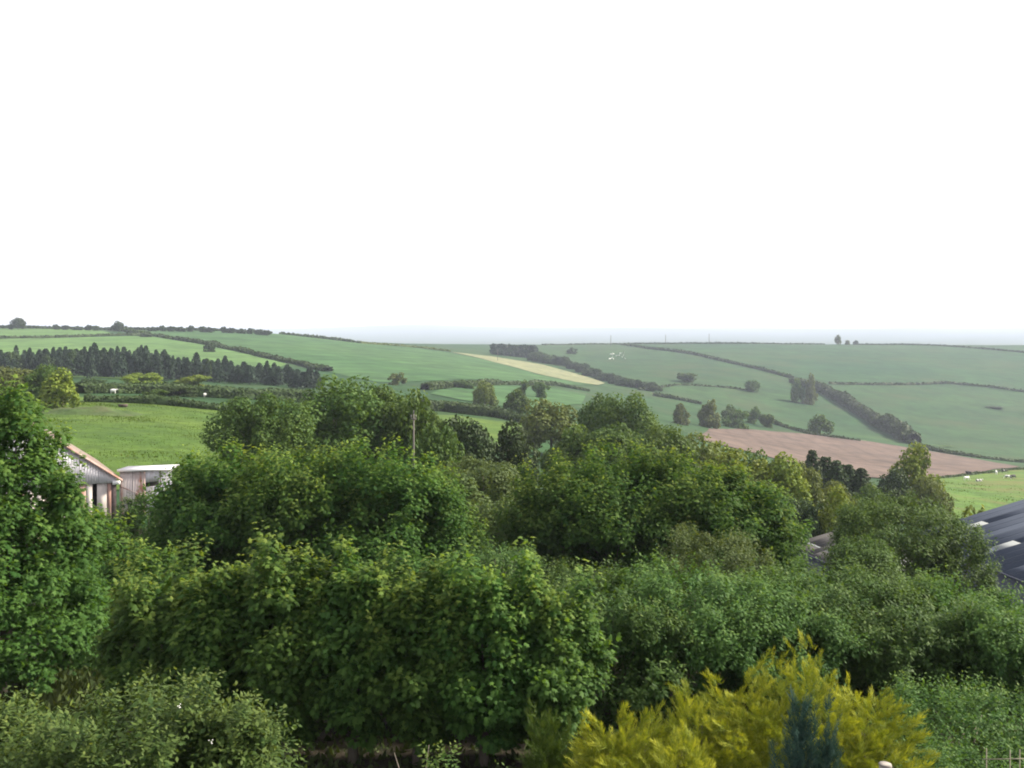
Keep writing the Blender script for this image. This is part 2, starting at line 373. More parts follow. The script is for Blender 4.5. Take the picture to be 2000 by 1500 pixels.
def shoots(rng, P, A, L, K, ls, pet, droop, pairs=2, lit_young_top=None, curl=0.35):
    """leafy shoots: K nodes along each, leaves set round the stem and hanging a little"""
    n = len(P); A = unit(A)
    ref = np.where(np.abs(A[:, 2:3]) < 0.9, np.array([[0, 0, 1.0]]), np.array([[1.0, 0, 0]]))
    e1 = unit(np.cross(ref, A)); e2 = np.cross(A, e1)
    L = np.broadcast_to(np.asarray(L, float), (n,)); yt = np.ones(n) if lit_young_top is None else lit_young_top
    k = np.arange(K); t = (k + 0.6) / K
    ph = rng.uniform(0, 6.28, n)[:, None, None] + (k * (math.pi / 2 if pairs == 2 else 2.4))[None, :, None] + (np.arange(pairs) * 2 * math.pi / pairs)[None, None] + rng.normal(0, curl, (n, K, pairs))
    out = np.cos(ph)[..., None] * e1[:, None, None] + np.sin(ph)[..., None] * e2[:, None, None]
    T = t[None, :, None, None]
    node = P[:, None, None] + A[:, None, None] * (L[:, None, None, None] * T)
    pos = node + out * (pet * (1.0 - 0.55 * T)) * rng.uniform(0.6, 1.3, (n, K, pairs, 1))
    up = np.array([0, 0, 1.0])
    D = out + A[:, None, None] * (0.25 + 0.5 * T) - up * droop * rng.uniform(0.3, 1.5, (n, K, pairs, 1)) + rng.normal(0, 0.25, (n, K, pairs, 3))
    Nn = up * 0.9 + A[:, None, None] * 0.4 + out * 0.35 + rng.normal(0, 0.3, (n, K, pairs, 3))
    S = ls * (1.0 - 0.4 * t)[None, :, None] * rng.uniform(0.45, 1.38, (n, K, pairs))
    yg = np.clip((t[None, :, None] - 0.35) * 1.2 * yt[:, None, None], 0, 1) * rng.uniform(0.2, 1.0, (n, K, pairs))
    tone = np.clip(rng.normal(0.45, 0.25, (n, K, pairs)) + rng.normal(0, 0.14, (n, 1, 1)), 0, 1)
    f = lambda a: a.reshape(-1, a.shape[-1]) if a.ndim == 4 else a.ravel()
    return f(pos), f(D), f(Nn), f(S), f(tone), f(yg)
def cat(*gs): return [np.concatenate(x) for x in zip(*gs)]
def limbs(rng, h, spread, n, r0, z_split=0.15, targets=None, ns=5):
    """trunk with tapering limbs that curve up into the crown"""
    mb = MB()
    top = Vector((rng.normal(0, spread * 0.06), rng.normal(0, spread * 0.06), h * 0.93))
    tr = [Vector((0, 0, -0.3)), Vector((0, 0, h * 0.12)), top * 0.35 + Vector((0.02 * h, 0, 0)), top * 0.68, top]
    mb.tube(tr, [r0 * 1.25, r0, r0 * 0.8, r0 * 0.5, r0 * 0.12], 7)
    for i in range(n):
        f = z_split + (0.85 - z_split) * i / max(n, 1)
        b = top * f
        if targets is not None: e = Vector(targets[rng.integers(len(targets))])
        else:
            a = rng.uniform(0, 6.28); rr = spread * rng.uniform(0.5, 0.9)
            e = Vector((rr * math.cos(a), rr * math.sin(a), b.z + (h - b.z) * rng.uniform(0.3, 0.8)))
        m = b.lerp(e, 0.5) + Vector((0, 0, -0.06 * h)); r = r0 * (0.55 - 0.4 * f)
        mb.tube([b, m, e], [r, r * 0.6, r * 0.15], ns)
    return mb

def syc_crown(rng, h, R, prof, n, ls, tmpl, leaders=6, bottom=0.12, yoff=1.0, L=(0.3, 0.55), K=6, pet=0.10, droop=0.55, lean=(0, 0), inner=0.3, mat='sycamore', pairs=2, led_h=(0.5, 1.0), rc=0.38, per=11):
    """crown of leafy shoots gathered into boughs over a lumpy envelope; leading shoots stand up out of the top. prof(t) = relative radius at height t"""
    def envelope(m, lo, hi):
        t = bottom + (1 - bottom) * rng.uniform(0, 1, m * 4) ** 0.85
        w = prof(t); t = t[rng.uniform(0, w.max(), len(t)) < w][:m]; m = len(t)
        ph = rng.uniform(0, 6.28, m)
        lump = 1 + 0.10 * np.sin(3 * ph + 9 * t + 1.7) + 0.08 * np.sin(5 * ph - 14 * t)
        r = R * prof(t) * lump * rng.uniform(lo, hi, m)
        return np.stack([r * np.cos(ph) + lean[0] * t * h, r * np.sin(ph) + lean[1] * t * h, t * h], 1), t, np.stack([np.cos(ph), np.sin(ph), np.zeros(m)], 1)
    up = np.array([0, 0, 1.0])
    Cb, tb_, ob = envelope(max(6, int(n * (1 - inner) / per)), 0.80, 1.0)          # boughs
    nb_ = len(Cb); k = np.repeat(np.arange(nb_), per); m = len(k)
    rb_ = rng.uniform(0.6, 1.3, nb_) * rc
    q = unit(rng.normal(0, 1, (m, 3))); q[:, 2] = np.abs(q[:, 2]) * 1.25 - 0.25; q = unit(q)
    flip = (q * ob[k]).sum(1) < -0.35; q[flip, :2] *= -1
    P = Cb[k] + q * rb_[k][:, None] * np.array([1, 1, 0.9]) * rng.uniform(0.45, 1.0, (m, 1))
    A = q * 0.8 + up * (0.45 + 0.4 * tb_[k][:, None]) + ob[k] * 0.3 + rng.normal(0, 0.2, (m, 3))
    young = np.clip((tb_[k] - 0.15) * 1.1, 0, 1) * np.clip(q[:, 2] + 0.35, 0, 1) * yoff * rng.uniform(0.4, 1, nb_)[k]  # new-growth tint, also paints lit tops: stronger higher up and on upward sides
    g = [shoots(rng, P - unit(A) * (L[0] * 0.5), A, rng.uniform(*L, m), K, ls, pet, droop, pairs, young)]
    Pi, ti, oi_ = envelope(max(4, int(n * inner)), 0.2, 0.85)                      # shaded inner shoots
    g.append(shoots(rng, Pi, oi_ * 0.8 + up * 0.5 + rng.normal(0, 0.4, Pi.shape), rng.uniform(*L, len(Pi)), K, ls, pet, droop, pairs, np.zeros(len(Pi))))
    if leaders:
        xr = R * 0.95; lx = (np.arange(leaders) + 0.5 + rng.uniform(-0.3, 0.3, leaders)) / leaders * 2 * xr - xr; ly = rng.uniform(-0.6, 0.35, leaders) * R
        a = np.arctan2(ly, lx); rr = np.hypot(lx, ly)
        tt = np.linspace(0.3, 1, 60); pr = prof(tt)
        zt = np.array([tt[np.nonzero(pr * R >= min(q_ * 0.9, pr.max() * R * 0.98))[0][-1]] for q_ in rr])      # height of the envelope there
        PL = np.stack([lx + lean[0] * h, ly + lean[1] * h, zt * h - 0.15], 1)
        AL = np.stack([0.15 * np.cos(a), 0.15 * np.sin(a), np.ones(leaders)], 1) + rng.normal(0, 0.06, (leaders, 3))
        ll = rng.uniform(*led_h, leaders)
        g.append(shoots(rng, PL, AL, ll, 11, ls, pet * 0.9, droop * 0.9, max(pairs, 3), np.full(leaders, yoff)))  # leaders carry the same new-growth and painted-in sunlit tint
        for q_ in range(18):
            f = q_ / 18.0; wr = 0.75 * rc * (1 - 0.6 * f)
            of = unit(rng.normal(0, 1, PL.shape) * np.array([1, 1, 0.01]))
            g.append(shoots(rng, PL + AL * (ll * (f * 0.8 - 0.1))[:, None] + of * wr * rng.uniform(0.3, 1, (leaders, 1)), AL + of * 0.6 + rng.normal(0, 0.15, AL.shape), ll * 0.32, 5, ls * 0.95, pet, droop * 1.1, max(pairs, 3), np.full(leaders, yoff * (0.35 + 0.6 * f))))
    G = cat(*g)
    return leaves('crown', *G, M[mat], tmpl), Cb
def place_tree(name, label, loc, crown_me, trunk_me, rz=0, scale=(1, 1, 1), group=None, cat_='tree'):
    o = thing(name, label, cat_, loc, rz, group); o.scale = scale
    if trunk_me: link('trunk', trunk_me, o)
    link('crown', crown_me, o)
    return o

# ------------------------------------------------------------------ near trees
p_dome = lambda t: np.sqrt(np.clip(1 - ((t - 0.58) / np.where(t < 0.58, 0.66, 0.50)) ** 2, 0.02, 1))
p_cone = lambda t: np.clip(1.12 - t, 0.05, 1) ** 0.75
p_col = lambda t: np.clip(0.75 + 0.45 * np.sin(t * 3.0) - 0.55 * t ** 4, 0.1, 1.2)
p_row = lambda t: np.clip(np.interp(t, [0, 0.15, 0.35, 0.55, 0.7, 0.85, 1.0], [0.35, 0.45, 0.75, 1.05, 1.0, 0.72, 0.30]), 0.05, 1.2)
p_globe = lambda t: np.sqrt(np.clip(1 - ((t - 0.58) / np.where(t < 0.58, 0.64, 0.48)) ** 2, 0.02, 1))

def near_tree(name, label, u, vtop, d, wpx, seed, prof, n, ls, tmpl, limbs_n=9, group=None, cat_='tree', mat='sycamore', bark='bark', **kw):
    rng = np.random.default_rng(seed)
    b = foot(u, d); top = at(u, vtop, d).z; h = (top - b.z); R = max(0.45, wpx * 0.5 * d / FPX - 0.28 * kw.get('L', (0.3, 0.55))[1])
    hb = h - (0.85 * kw.get('led_h', (0.5, 1.0))[1] if kw.get('leaders', 6) else 0.3); cm, P = syc_crown(rng, hb, R, prof, n, ls, tmpl, mat=mat, **kw)
    tm = limbs(rng, hb * 0.92, R, limbs_n, 0.016 * h + 0.02, targets=P[rng.integers(0, len(P), 60)] * np.array([0.85, 0.85, 0.95])).mesh('trunk', M[bark], True)
    return place_tree(name, label, b, cm, tm, 0, (1, 1, 1), group, cat_)

# tall sycamore at the left edge
near_tree('sycamore_tree', 'tall dense sycamore filling the left edge of the view', 0, 690, 25, 395, 11, lambda t: np.clip(1.25 - 1.15 * t ** 1.3, 0.06, 1.0) ** 0.8, 3000, 0.19, T_SYC, 14, leaders=9, L=(0.35, 0.6), K=6, pet=0.13, bottom=0.1, rc=0.5, led_h=(0.8, 1.5))
# row of young sycamores across the middle foreground
row = [(318, 1062, 20.5, 190, 'bushy young sycamore between the tall left sycamore and the foreground row'),
       (440, 1022, 20, 170, 'young sycamore with two upright plumes, left end of the foreground row'),
       (560, 1028, 19.6, 180, 'young sycamore with three pale plumes, second tree of the foreground row'),
       (690, 1032, 19.5, 185, 'young sycamore at the middle of the foreground row above bare stems'),
       (815, 1032, 19.4, 185, 'young broad-topped sycamore right of the middle of the foreground row'),
       (945, 1040, 19.3, 190, 'tall young sycamore near the right end of the foreground row'),
       (1062, 1085, 19.5, 180, 'young sycamore with a single stalk of leaves, right end of the foreground row')]
row = [(u, v - 34 + 14 * ((k * 5) % 3), d, w, lab) for k, (u, v, d, w, lab) in enumerate(row)]
for i, (u, v, d, w, lab) in enumerate(row):
    near_tree('sycamore_tree', lab, u, v, d, w * 1.15, 30 + i, p_row, 820, 0.175, T_SYC, 7, 'row of young sycamores', leaders=4 + i % 3, bottom=0.16, L=(0.28, 0.5), K=6, pet=0.10, inner=0.35, rc=0.33, led_h=(0.8, 1.65), yoff=1.15)
# back of the same thicket, darker low stems
for i, (u, v, d, w, lab) in enumerate([(500, 1120, 22.5, 330, 'shaded sycamore sapling behind the left of the foreground row'),
                                      (760, 1120, 22.5, 330, 'shaded sycamore sapling behind the middle of the foreground row'),
                                      (1000, 1150, 22.5, 300, 'shaded sycamore sapling behind the right of the foreground row')]):
    near_tree('sycamore_tree', lab, u, v, d, w, 60 + i, p_globe, 520, 0.16, T_MID, 8, leaders=0, bottom=0.03, L=(0.3, 0.6), inner=0.5)

# second rank of big sycamores, around forty metres off
mids = [(222, 1048, 34, 200, 800, 'low sycamore in the gap below the tin barn', 3),
        (382, 958, 41, 150, 900, 'low sycamore beside the right end of the tin barn', 0),
        (470, 868, 41, 230, 1250, 'sycamore with a pointed top in front of the grass meadow', 3),
        (600, 872, 40, 270, 1500, 'middle sycamore of the clump in front of the large ash', 5),
        (735, 868, 40, 250, 1500, 'rounded sycamore just left of the utility pole', 5),
        (815, 905, 41, 150, 800, 'narrow sycamore at the foot of the utility pole', 3),
        (885, 1010, 42, 110, 400, 'small sycamore below the dark yews', 2)]
mids = [(u, v - 40, d, w, n, lab, ld) for u, v, d, w, n, lab, ld in mids]
for i, (u, v, d, w, n, lab, ld) in enumerate(mids):
    near_tree('sycamore_tree', lab, u, v, d, w * 1.1, 80 + i, p_dome, n, 0.23, T_MID, 10, rc=0.95, per=16, leaders=ld, bottom=0.05, L=(0.4, 0.9), K=7, pet=0.16, inner=0.3, led_h=(1.1, 2.2), yoff=1.5)  # tip tint raised to paint sunlit highlights on the plumes
midr = [(1100, 915, 45, 190, 1100, 'left shoulder of the big sycamore clump right of centre', 3),
        (1200, 882, 45, 250, 1500, 'tallest sycamore of the big clump right of centre', 5),
        (1330, 892, 45, 250, 1500, 'sycamore with bright spires right of the tallest one of the clump', 5),
        (1430, 935, 44, 210, 1200, 'sycamore on the right slope of the big clump', 4),
        (1488, 1000, 43, 110, 500, 'small sycamore ending the big clump beside the grey shed roof', 2)]
midr = [(u, v - 42, d, w, n, lab, ld) for u, v, d, w, n, lab, ld in midr]
for i, (u, v, d, w, n, lab, ld) in enumerate(midr):
    near_tree('sycamore_tree', lab, u, v, d, w * 1.12, 100 + i, p_dome, n, 0.23, T_MID, 10, rc=0.95, per=16, leaders=ld, bottom=0.03, L=(0.45, 0.95), K=7, pet=0.17, inner=0.3, led_h=(1.1, 2.2), yoff=1.5)  # same painted highlights on these plume tips

near_tree('elder_tree', 'low elder bush in front of the tin lean-to', 292, 952, 51, 125, 120, p_globe, 420, 0.19, T_OVAL, 8, mat='elder', leaders=3, bottom=0.0, L=(0.4, 0.8), K=8, pet=0.12, pairs=3, rc=0.6, led_h=(0.4, 0.7))
near_tree('elder_tree', 'low elder bush at the foot of the tin barn gable', 215, 1000, 51, 110, 121, p_globe, 380, 0.19, T_OVAL, 8, mat='elder', leaders=3, bottom=0.0, L=(0.4, 0.8), K=8, pet=0.12, pairs=3, rc=0.6, led_h=(0.4, 0.7))
# small-leaved trees on the right
rights = [(1190, 1120, 23, 300, 900, 'broad small-leaved tree behind the golden conifer, left one', 'elder'),
          (1335, 1092, 24, 330, 1200, 'broad small-leaved tree behind the golden conifer, right one', 'elder'),
          (1500, 1130, 24, 250, 900, 'rounded elder bush left of the dense elders', 'elder'),
          (1610, 1098, 26, 290, 1200, 'dense elder bush below the right-hand ash', 'elder'),
          (1760, 1150, 25, 270, 1100, 'elder bush in the middle of the right thicket', 'elder'),
          (1880, 1130, 26, 220, 900, 'elder bush below the dark shed roof', 'elder'),
          (1985, 1165, 24, 190, 800, 'shaded bush at the right edge of the view', 'elder'),
          (1120, 1090, 30, 160, 500, 'small leafy sapling in the gap between the sycamores', 'elder'),
          (978, 1052, 31, 170, 600, 'shaded elder in the hollow behind the right end of the foreground row', 'elder'),
          (1390, 1030, 33, 190, 700, 'pale silvery-leaved shrub in front of the sycamore clump', 'willow')]
for i, (u, v, d, w, n, lab, mt) in enumerate(rights):
    near_tree('elder_tree' if mt == 'elder' else 'sallow_tree', lab, u, v, d, w * 1.12, 130 + i, p_globe, int(n * 1.15), 0.14, T_OVAL, 9, rc=0.55, per=15, mat=mt, leaders=4, bottom=0.0, L=(0.35, 0.7), K=8, pet=0.07, pairs=3, droop=0.5, inner=0.35, yoff=0.7, led_h=(0.3, 0.6))
# ash at the right, in front of the cow pasture
near_tree('ash_tree', 'dark ash tree in front of the right-hand pasture', 1745, 962, 50, 240, 150, p_globe, 1500, 0.20, T_OVAL, 12, rc=0.7, mat='broad', leaders=6, bottom=0.0, L=(0.4, 0.9), K=8, pet=0.16, pairs=3, led_h=(0.5, 0.9), yoff=0)
near_tree('ash_tree', 'small ash tree against the dark shed roof', 1872, 1000, 50, 110, 151, p_col, 600, 0.19, T_OVAL, 8, rc=0.6, mat='broad', leaders=3, bottom=0.0, L=(0.4, 0.8), K=8, pet=0.15, pairs=3, led_h=(0.4, 0.8), yoff=0)
near_tree('ash_tree', 'dark low tree in front of the grey shed roof', 1692, 1045, 46, 120, 152, p_globe, 800, 0.19, T_OVAL, 8, rc=0.6, mat='broad', leaders=3, bottom=0.0, L=(0.4, 0.8), K=8, pet=0.15, pairs=3, led_h=(0.4, 0.7), yoff=0)

# shrubs at the bottom left
def shrub(name, label, u, vtop, d, wpx, seed, n, ls, mat, blossoms=0, K=9, lead=14, prof=p_globe, **kw):
    o = near_tree(name, label, u, vtop, d, wpx, seed, prof, n, ls, T_OVAL, 12, cat_='shrub', mat=mat, bark='twig' if mat == 'shrub' else 'bark', rc=0.30, leaders=lead, bottom=0.0, L=(0.3, 0.7), K=K, pet=0.035, pairs=2, droop=0.15, inner=0.35, yoff=0.9, led_h=(0.45, 0.95), **kw)
    if blossoms:
        rng = np.random.default_rng(seed + 500); R = wpx * 0.5 * d / FPX; h = at(u, vtop, d).z - o.location.z
        mb = MB()
        for i in range(blossoms):
            a = rng.uniform(-2.6, -0.5); t = rng.uniform(0.35, 0.95); r = R * prof(np.array([t]))[0] * 1.02
            c = Vector((r * math.cos(a), r * math.sin(a), t * h))
            for q in range(5):
                p = c + Vector(rng.normal(0, 0.02, 3)); s = 0.009
                mb.add([p + Vector((s, 0, 0)), p + Vector((0, s, 0.004)), p + Vector((-s, 0, 0)), p + Vector((0, -s, 0.004)), p + Vector((0, 0, s))], [(0, 1, 4), (1, 2, 4), (2, 3, 4), (3, 0, 4)])
        mb.build('blossom', M['blossom'], o)
    return o
shrub('willow_shrub', 'large grey-green shrub with small leaves in the bottom left corner', 250, 1300, 12.5, 480, 201, 1500, 0.115, 'shrub', 3)
shrub('willow_shrub', 'grey-green shrub cut by the left edge beside the large one', -20, 1310, 12.8, 220, 202, 700, 0.115, 'shrub', 1)
shrub('willow_shrub', 'sparse outer shrub with upright twigs beside the dark hollow', 450, 1318, 12.6, 230, 203, 520, 0.11, 'shrub', 2)
shrub('elder_shrub', 'small leafy sapling rising from the bottom edge left of the golden conifer', 900, 1440, 11.5, 170, 204, 150, 0.085, 'elder', 0, 7, 3)

# ------------------------------------------------------------------ golden conifer and blue juniper
def sprays(rng, P, A, L, K, bl, spreadang=0.7, flat=0.5, gold=1.0):
    """feathery sprays: rows of thin scale-leaved branchlets either side of a stem"""
    n = len(P); A = unit(A); up = np.array([0, 0, 1.0])
    e1 = unit(np.cross(A, up + rng.normal(0, 0.5, (n, 3)))); e2 = np.cross(e1, A)
    t = (np.arange(K) + 0.5) / K
    sgn = np.where(np.arange(K) % 2, 1.0, -1.0)
    T = t[None, :, None]
    bend = up * (-0.25) * (T ** 2) * L[:, None, None]
    pos = P[:, None] + A[:, None] * (L[:, None, None] * T) + bend + rng.normal(0, 0.012, (n, K, 3))
    out = e1[:, None] * sgn[None, :, None] + e2[:, None] * rng.normal(0, flat, (n, K, 1))
    D = A[:, None] * (0.75 + 0.5 * T) + out * spreadang * (1 - 0.6 * T) + rng.normal(0, 0.14, (n, K, 3))
    Nn = np.broadcast_to(e2[:, None], D.shape) + rng.normal(0, 0.4, D.shape)
    S = bl * (1.1 - 0.55 * t)[None] * rng.uniform(0.6, 1.3, (n, K))
    patch = np.clip(0.62 + 0.75 * np.sin(P[:, 0] * 4.3 + 2.0 * np.sin(P[:, 2] * 3.1)) * np.cos(P[:, 2] * 5.2 + P[:, 1] * 3.0), 0.12, 1)
    yg = np.clip((T[..., 0] * 1.25 - 0.12) * gold * patch[:, None], 0, 1) * rng.uniform(0.35, 1.0, (n, K)) * rng.uniform(0.35, 1.0, (n, 1))
    tone = np.clip(rng.normal(0.5, 0.22, (n, K)), 0, 1)
    return pos.reshape(-1, 3), D.reshape(-1, 3), Nn.reshape(-1, 3), S.ravel(), tone.ravel(), yg.ravel()
def conifer_mass(name, label, base, lobes, n, L, K, bl, mat, seed, updir=0.5, gold=1.0, cat_='conifer'):
    rng = np.random.default_rng(seed); o = thing(name, label, cat_, base)
    g = []; mb = MB()
    tot = sum(l[3] * l[4] for l in lobes)
    for (cx, cy_, cz, rx, rz, ry) in [(l[0], l[1], l[2], l[3], l[4], l[5]) for l in lobes]:
        m = int(n * rx * rz / tot)
        q = unit(rng.normal(0, 1, (m, 3))); q[:, 2] = np.abs(q[:, 2]) * 1.0 - 0.25; q = unit(q)
        lum = 1 + 0.10 * np.sin(7 * q[:, 0] + 5 * q[:, 2] + cx * 3) + 0.08 * np.sin(13 * q[:, 1] + 9 * q[:, 0])
        r = np.where(rng.uniform(0, 1, m) < 0.35, rng.uniform(0.45, 0.85, m), rng.uniform(0.82, 1.0, m)) * lum
        P = np.array([cx, cy_, cz]) + q * np.array([rx, ry, rz]) * r[:, None]
        A = q * np.array([1.0, 0.8, 0.6]) + np.array([0, 0, updir]) + rng.normal(0, 0.2, (m, 3))
        P = P - unit(A) * L * 0.6
        g.append(sprays(rng, P, A, rng.uniform(0.65, 1.2, m) * L, K, bl, gold=gold))
        for k in range(10):
            e = Vector(P[rng.integers(m)]); mb.tube([(cx * 0.3, cy_ * 0.3, -0.1), Vector((cx, cy_, cz * 0.4)).lerp(e, 0.4), e], [0.05, 0.03, 0.008], 5)
    mb.build('branches', M['bark'], o)
    link('foliage', leaves('foliage', *cat(*g), M[mat], T_SCALE), o)
    return o
GD = 14.0
def gp(u, v, d=GD):
    p = at(u, v, d); return p
gb = foot(1450, GD)
def lobe(u, vtop, d, wpx, hfrac=1.0, ry=1.2):
    top = at(u, vtop, d); rz = (top.z - gb.z) * hfrac
    return (top.x - gb.x, d - GD, top.z - rz - gb.z, wpx * 0.5 * d / FPX, rz, ry)
conifer_mass('golden_conifer', 'spreading golden yellow conifer at the bottom right', gb,
             [lobe(1575, 1288, 14.2, 330, 1.0, 1.3), lobe(1465, 1308, 14.1, 320, 1.0, 1.3), lobe(1360, 1360, 13.8, 320, 0.9, 1.2), lobe(1240, 1395, 13.4, 300, 0.95, 1.1), lobe(1690, 1340, 14.2, 270, 0.75, 1.1), lobe(1330, 1440, 12.6, 330, 0.8, 0.9), lobe(1700, 1440, 13.6, 230, 0.55, 0.9), lobe(1190, 1400, 13.2, 240, 0.9, 0.9)],
             8500, 0.34, 60, 0.105, 'gold', 300, 0.22)
conifer_mass('green_conifer', 'shaded green conifer at the left foot of the golden one', foot(1070, 14.4),
             [(0, 0, 0.1, 0.52, 2.1, 0.5), (0.3, -0.1, 0.0, 0.4, 1.7, 0.4)], 1200, 0.36, 30, 0.13, 'greenconifer', 301, 0.9, gold=0.25)
jb = foot(1568, 11.2)
conifer_mass('blue_juniper', 'upright blue-green juniper in front of the golden conifer', jb,
             [(-0.04, 0, 0.8, 0.27, 2.60, 0.2), (0.27, 0.05, 0.7, 0.25, 2.40, 0.18), (-0.28, -0.05, 0.4, 0.22, 2.15, 0.2), (0.05, -0.15, 0.3, 0.42, 1.9, 0.3)], 3000, 0.34, 44, 0.09, 'blue', 302, 1.6, gold=0.6)

# low bramble hedge in the bottom right corner, canes, posts
shrub('bramble_bush', 'low dark bramble bush along the bottom right corner', 1900, 1412, 14.5, 340, 210, 1000, 0.08, 'elder', 0, 7, 4)
shrub('bramble_bush', 'low bramble bush between the golden conifer and the right corner', 1800, 1440, 15.5, 220, 211, 500, 0.08, 'elder', 0, 7, 2)
shrub('elder_shrub', 'shaded elder shrub behind the low brambles at the right', 1890, 1300, 19.0, 330, 212, 1100, 0.10, 'elder', 0, 7, 5)
M['wire'] = plain_mat('weathered_cane', (0.20, 0.18, 0.13), 0.7)
tr = thing('cane_frame', 'thin garden cane frame at the bottom right corner', 'trellis', foot(1965, 11.0))
o0 = tr.location
for u in (1925, 1971, 1990, 2035):
    p = at(u, 1462 + (u % 7), 11.0) - o0
    mb = MB(); mb.tube([(p.x, 0, -0.1), (p.x + 0.01, 0, p.z)], 0.006, 6); mb.build('cane', M['wire'], tr)
a_, b_ = at(1920, 1483, 10.98) - o0, at(2045, 1483, 10.98) - o0
mb = MB(); mb.tube([(a_.x, -0.02, a_.z), (b_.x, -0.02, b_.z + 0.01)], 0.006, 6); mb.build('crossbar', M['wire'], tr)
M['palepost'] = plain_mat('lichened_post', (0.14, 0.13, 0.12), 0.85, 10.0, (0.34, 0.31, 0.27))
pt = thing('gate_post', 'pale weathered post stump under the golden conifer', 'post', foot(1728, 11.6))
hh = at(1728, 1492, 11.6).z - pt.location.z
mb = MB(); mb.tube([(0, 0, -0.1), (0, 0, hh * 0.6), (0.01, 0, hh - 0.02), (0.01, 0, hh)], [0.075, 0.074, 0.073, 0.07], 10); mb.build('shaft', M['palepost'], pt, True)
mb = MB(); mb.tube([(0.0, 0, hh - 0.005), (0, 0, hh + 0.008)], [0.074, 0.06], 10); mb.build('cap', M['palepost'], pt)
dt = thing('dead_branch', 'bare grey twig standing at the bottom edge left of the sapling', 'branch', foot(800, 11.6))
e = at(770, 1470, 11.6) - dt.location; e2 = at(838, 1455, 11.6) - dt.location
mb = MB(); mb.tube([(0.15, 0, 0), (0.05, 0, e.z * 0.7), e], [0.018, 0.012, 0.004], 6); mb.build('stem', M['twig'], dt)
mb = MB(); mb.tube([(0.12, 0, e.z * 0.4), (e2.x * 0.7, 0, e2.z * 0.8), e2], [0.014, 0.009, 0.003], 6); mb.build('twig', M['twig'], dt)

# ------------------------------------------------------------------ far trees: clumped crowns on a few shared shapes
def lobed_crown(seed, style, n, card, mat):
    """unit crown: about 1 wide, 1 tall, standing on z = 0"""
    rng = np.random.default_rng(seed); lob = []
    if style == 'round':
        for k in range(20):
            q = unit(rng.normal(0, 1, 3)); q[2] = abs(q[2]) * 1.5 - 0.75
            lob.append((np.array([0, 0, 0.52]) + q * np.array([0.33, 0.33, 0.34]), rng.uniform(0.15, 0.23)))
    elif style == 'wide':
        for k in range(18):
            a = rng.uniform(0, 6.28); r = 0.36 * math.sqrt(rng.uniform()); lob.append((np.array([r * math.cos(a), r * math.sin(a), rng.uniform(0.12, 0.80) - 0.5 * r * r]), rng.uniform(0.13, 0.2)))
    elif style == 'tall':
        for k in range(24):
            z = rng.uniform(0.10, 0.88); a = rng.uniform(0, 6.28); r = 0.42 * rng.uniform(0.3, 1) * (1.1 - z * 0.75); lob.append((np.array([r * math.cos(a), r * math.sin(a), z]), rng.uniform(0.13, 0.21) * (1.15 - 0.35 * z)))
    elif style == 'weep':
        for k in range(14):
            a = rng.uniform(0, 6.28); r = 0.32 * math.sqrt(rng.uniform()); lob.append((np.array([r * math.cos(a), r * math.sin(a), 0.80 - r * 0.7]), 0.17))
    sub = []
    for c, r in lob:
        for j in range(10):
            qq = unit(rng.normal(0, 1, 3)); sub.append((c + qq * r * 0.66 * np.array([1, 1, 0.9]), r * rng.uniform(0.32, 0.55)))
    if style != 'weep': lob = sub
    W = np.array([l[1] ** 2 for l in lob]); W /= W.sum()
    Cn = np.array([l[0] for l in lob]); Rr = np.array([l[1] for l in lob])
    k = rng.choice(len(lob), n * 2, p=W); q = unit(rng.normal(0, 1, (n * 2, 3)))
    rad = Rr[k] * rng.uniform(0.70, 1.22, n * 2); P = Cn[k] + q * rad[:, None]
    dd = np.linalg.norm(P[:, None] - Cn[None], axis=2) / Rr[None]; dd[np.arange(len(P)), k] = 9
    keep = (dd.min(1) > 0.72) & (P[:, 2] > 0.03); P, q, k = P[keep][:n], q[keep][:n], k[keep][:n]
    if style == 'weep':
        dr = rng.uniform(0, 1, len(P)) * np.clip((0.9 - P[:, 2]) * 1.2 + 0.25, 0, 0.6); P[:, 2] = np.maximum(P[:, 2] - dr, 0.04)
    m = len(P)
    Nn = q + rng.normal(0, 0.5, (m, 3)) + np.array([0, 0, 0.35]); D = np.cross(Nn, rng.normal(0, 1, (m, 3)))
    if style == 'weep': D = D * 0.3 + np.array([0, 0, -1.0]) * np.linalg.norm(D, axis=1, keepdims=True)
    S = card * rng.uniform(0.6, 1.4, m)
    tone = np.clip(rng.normal(0.45, 0.25, m) + np.random.default_rng(seed + 1).normal(0, 0.15, len(lob))[k], 0, 1)
    return leaves('crown', P, D, Nn, S, tone, np.zeros(m), M[mat], T_CARD)
def unit_trunk(seed, n=7):
    rng = np.random.default_rng(seed)
    return limbs(rng, 0.75, 0.35, n, 0.025, 0.3).mesh('trunk', M['bark'], True)
TRK = [unit_trunk(1), unit_trunk(2), unit_trunk(3)]
CR = {}
def crown_for(style, mat, fine):
    k = (style, mat, fine)
    if k not in CR:
        n, card = {3: (24000, 0.023), 2: (8000, 0.038), 1: (2600, 0.066), 0: (900, 0.11)}[fine]
        v = [lobed_crown(hash_(style + mat) + 17 * i, style, n, card, mat) for i in range(2 if fine > 0 else 3)]
        CR[k] = v
    return CR[k]
def hash_(s): return sum(ord(c) * (i + 3) for i, c in enumerate(s)) % 9973
CNT = [0]
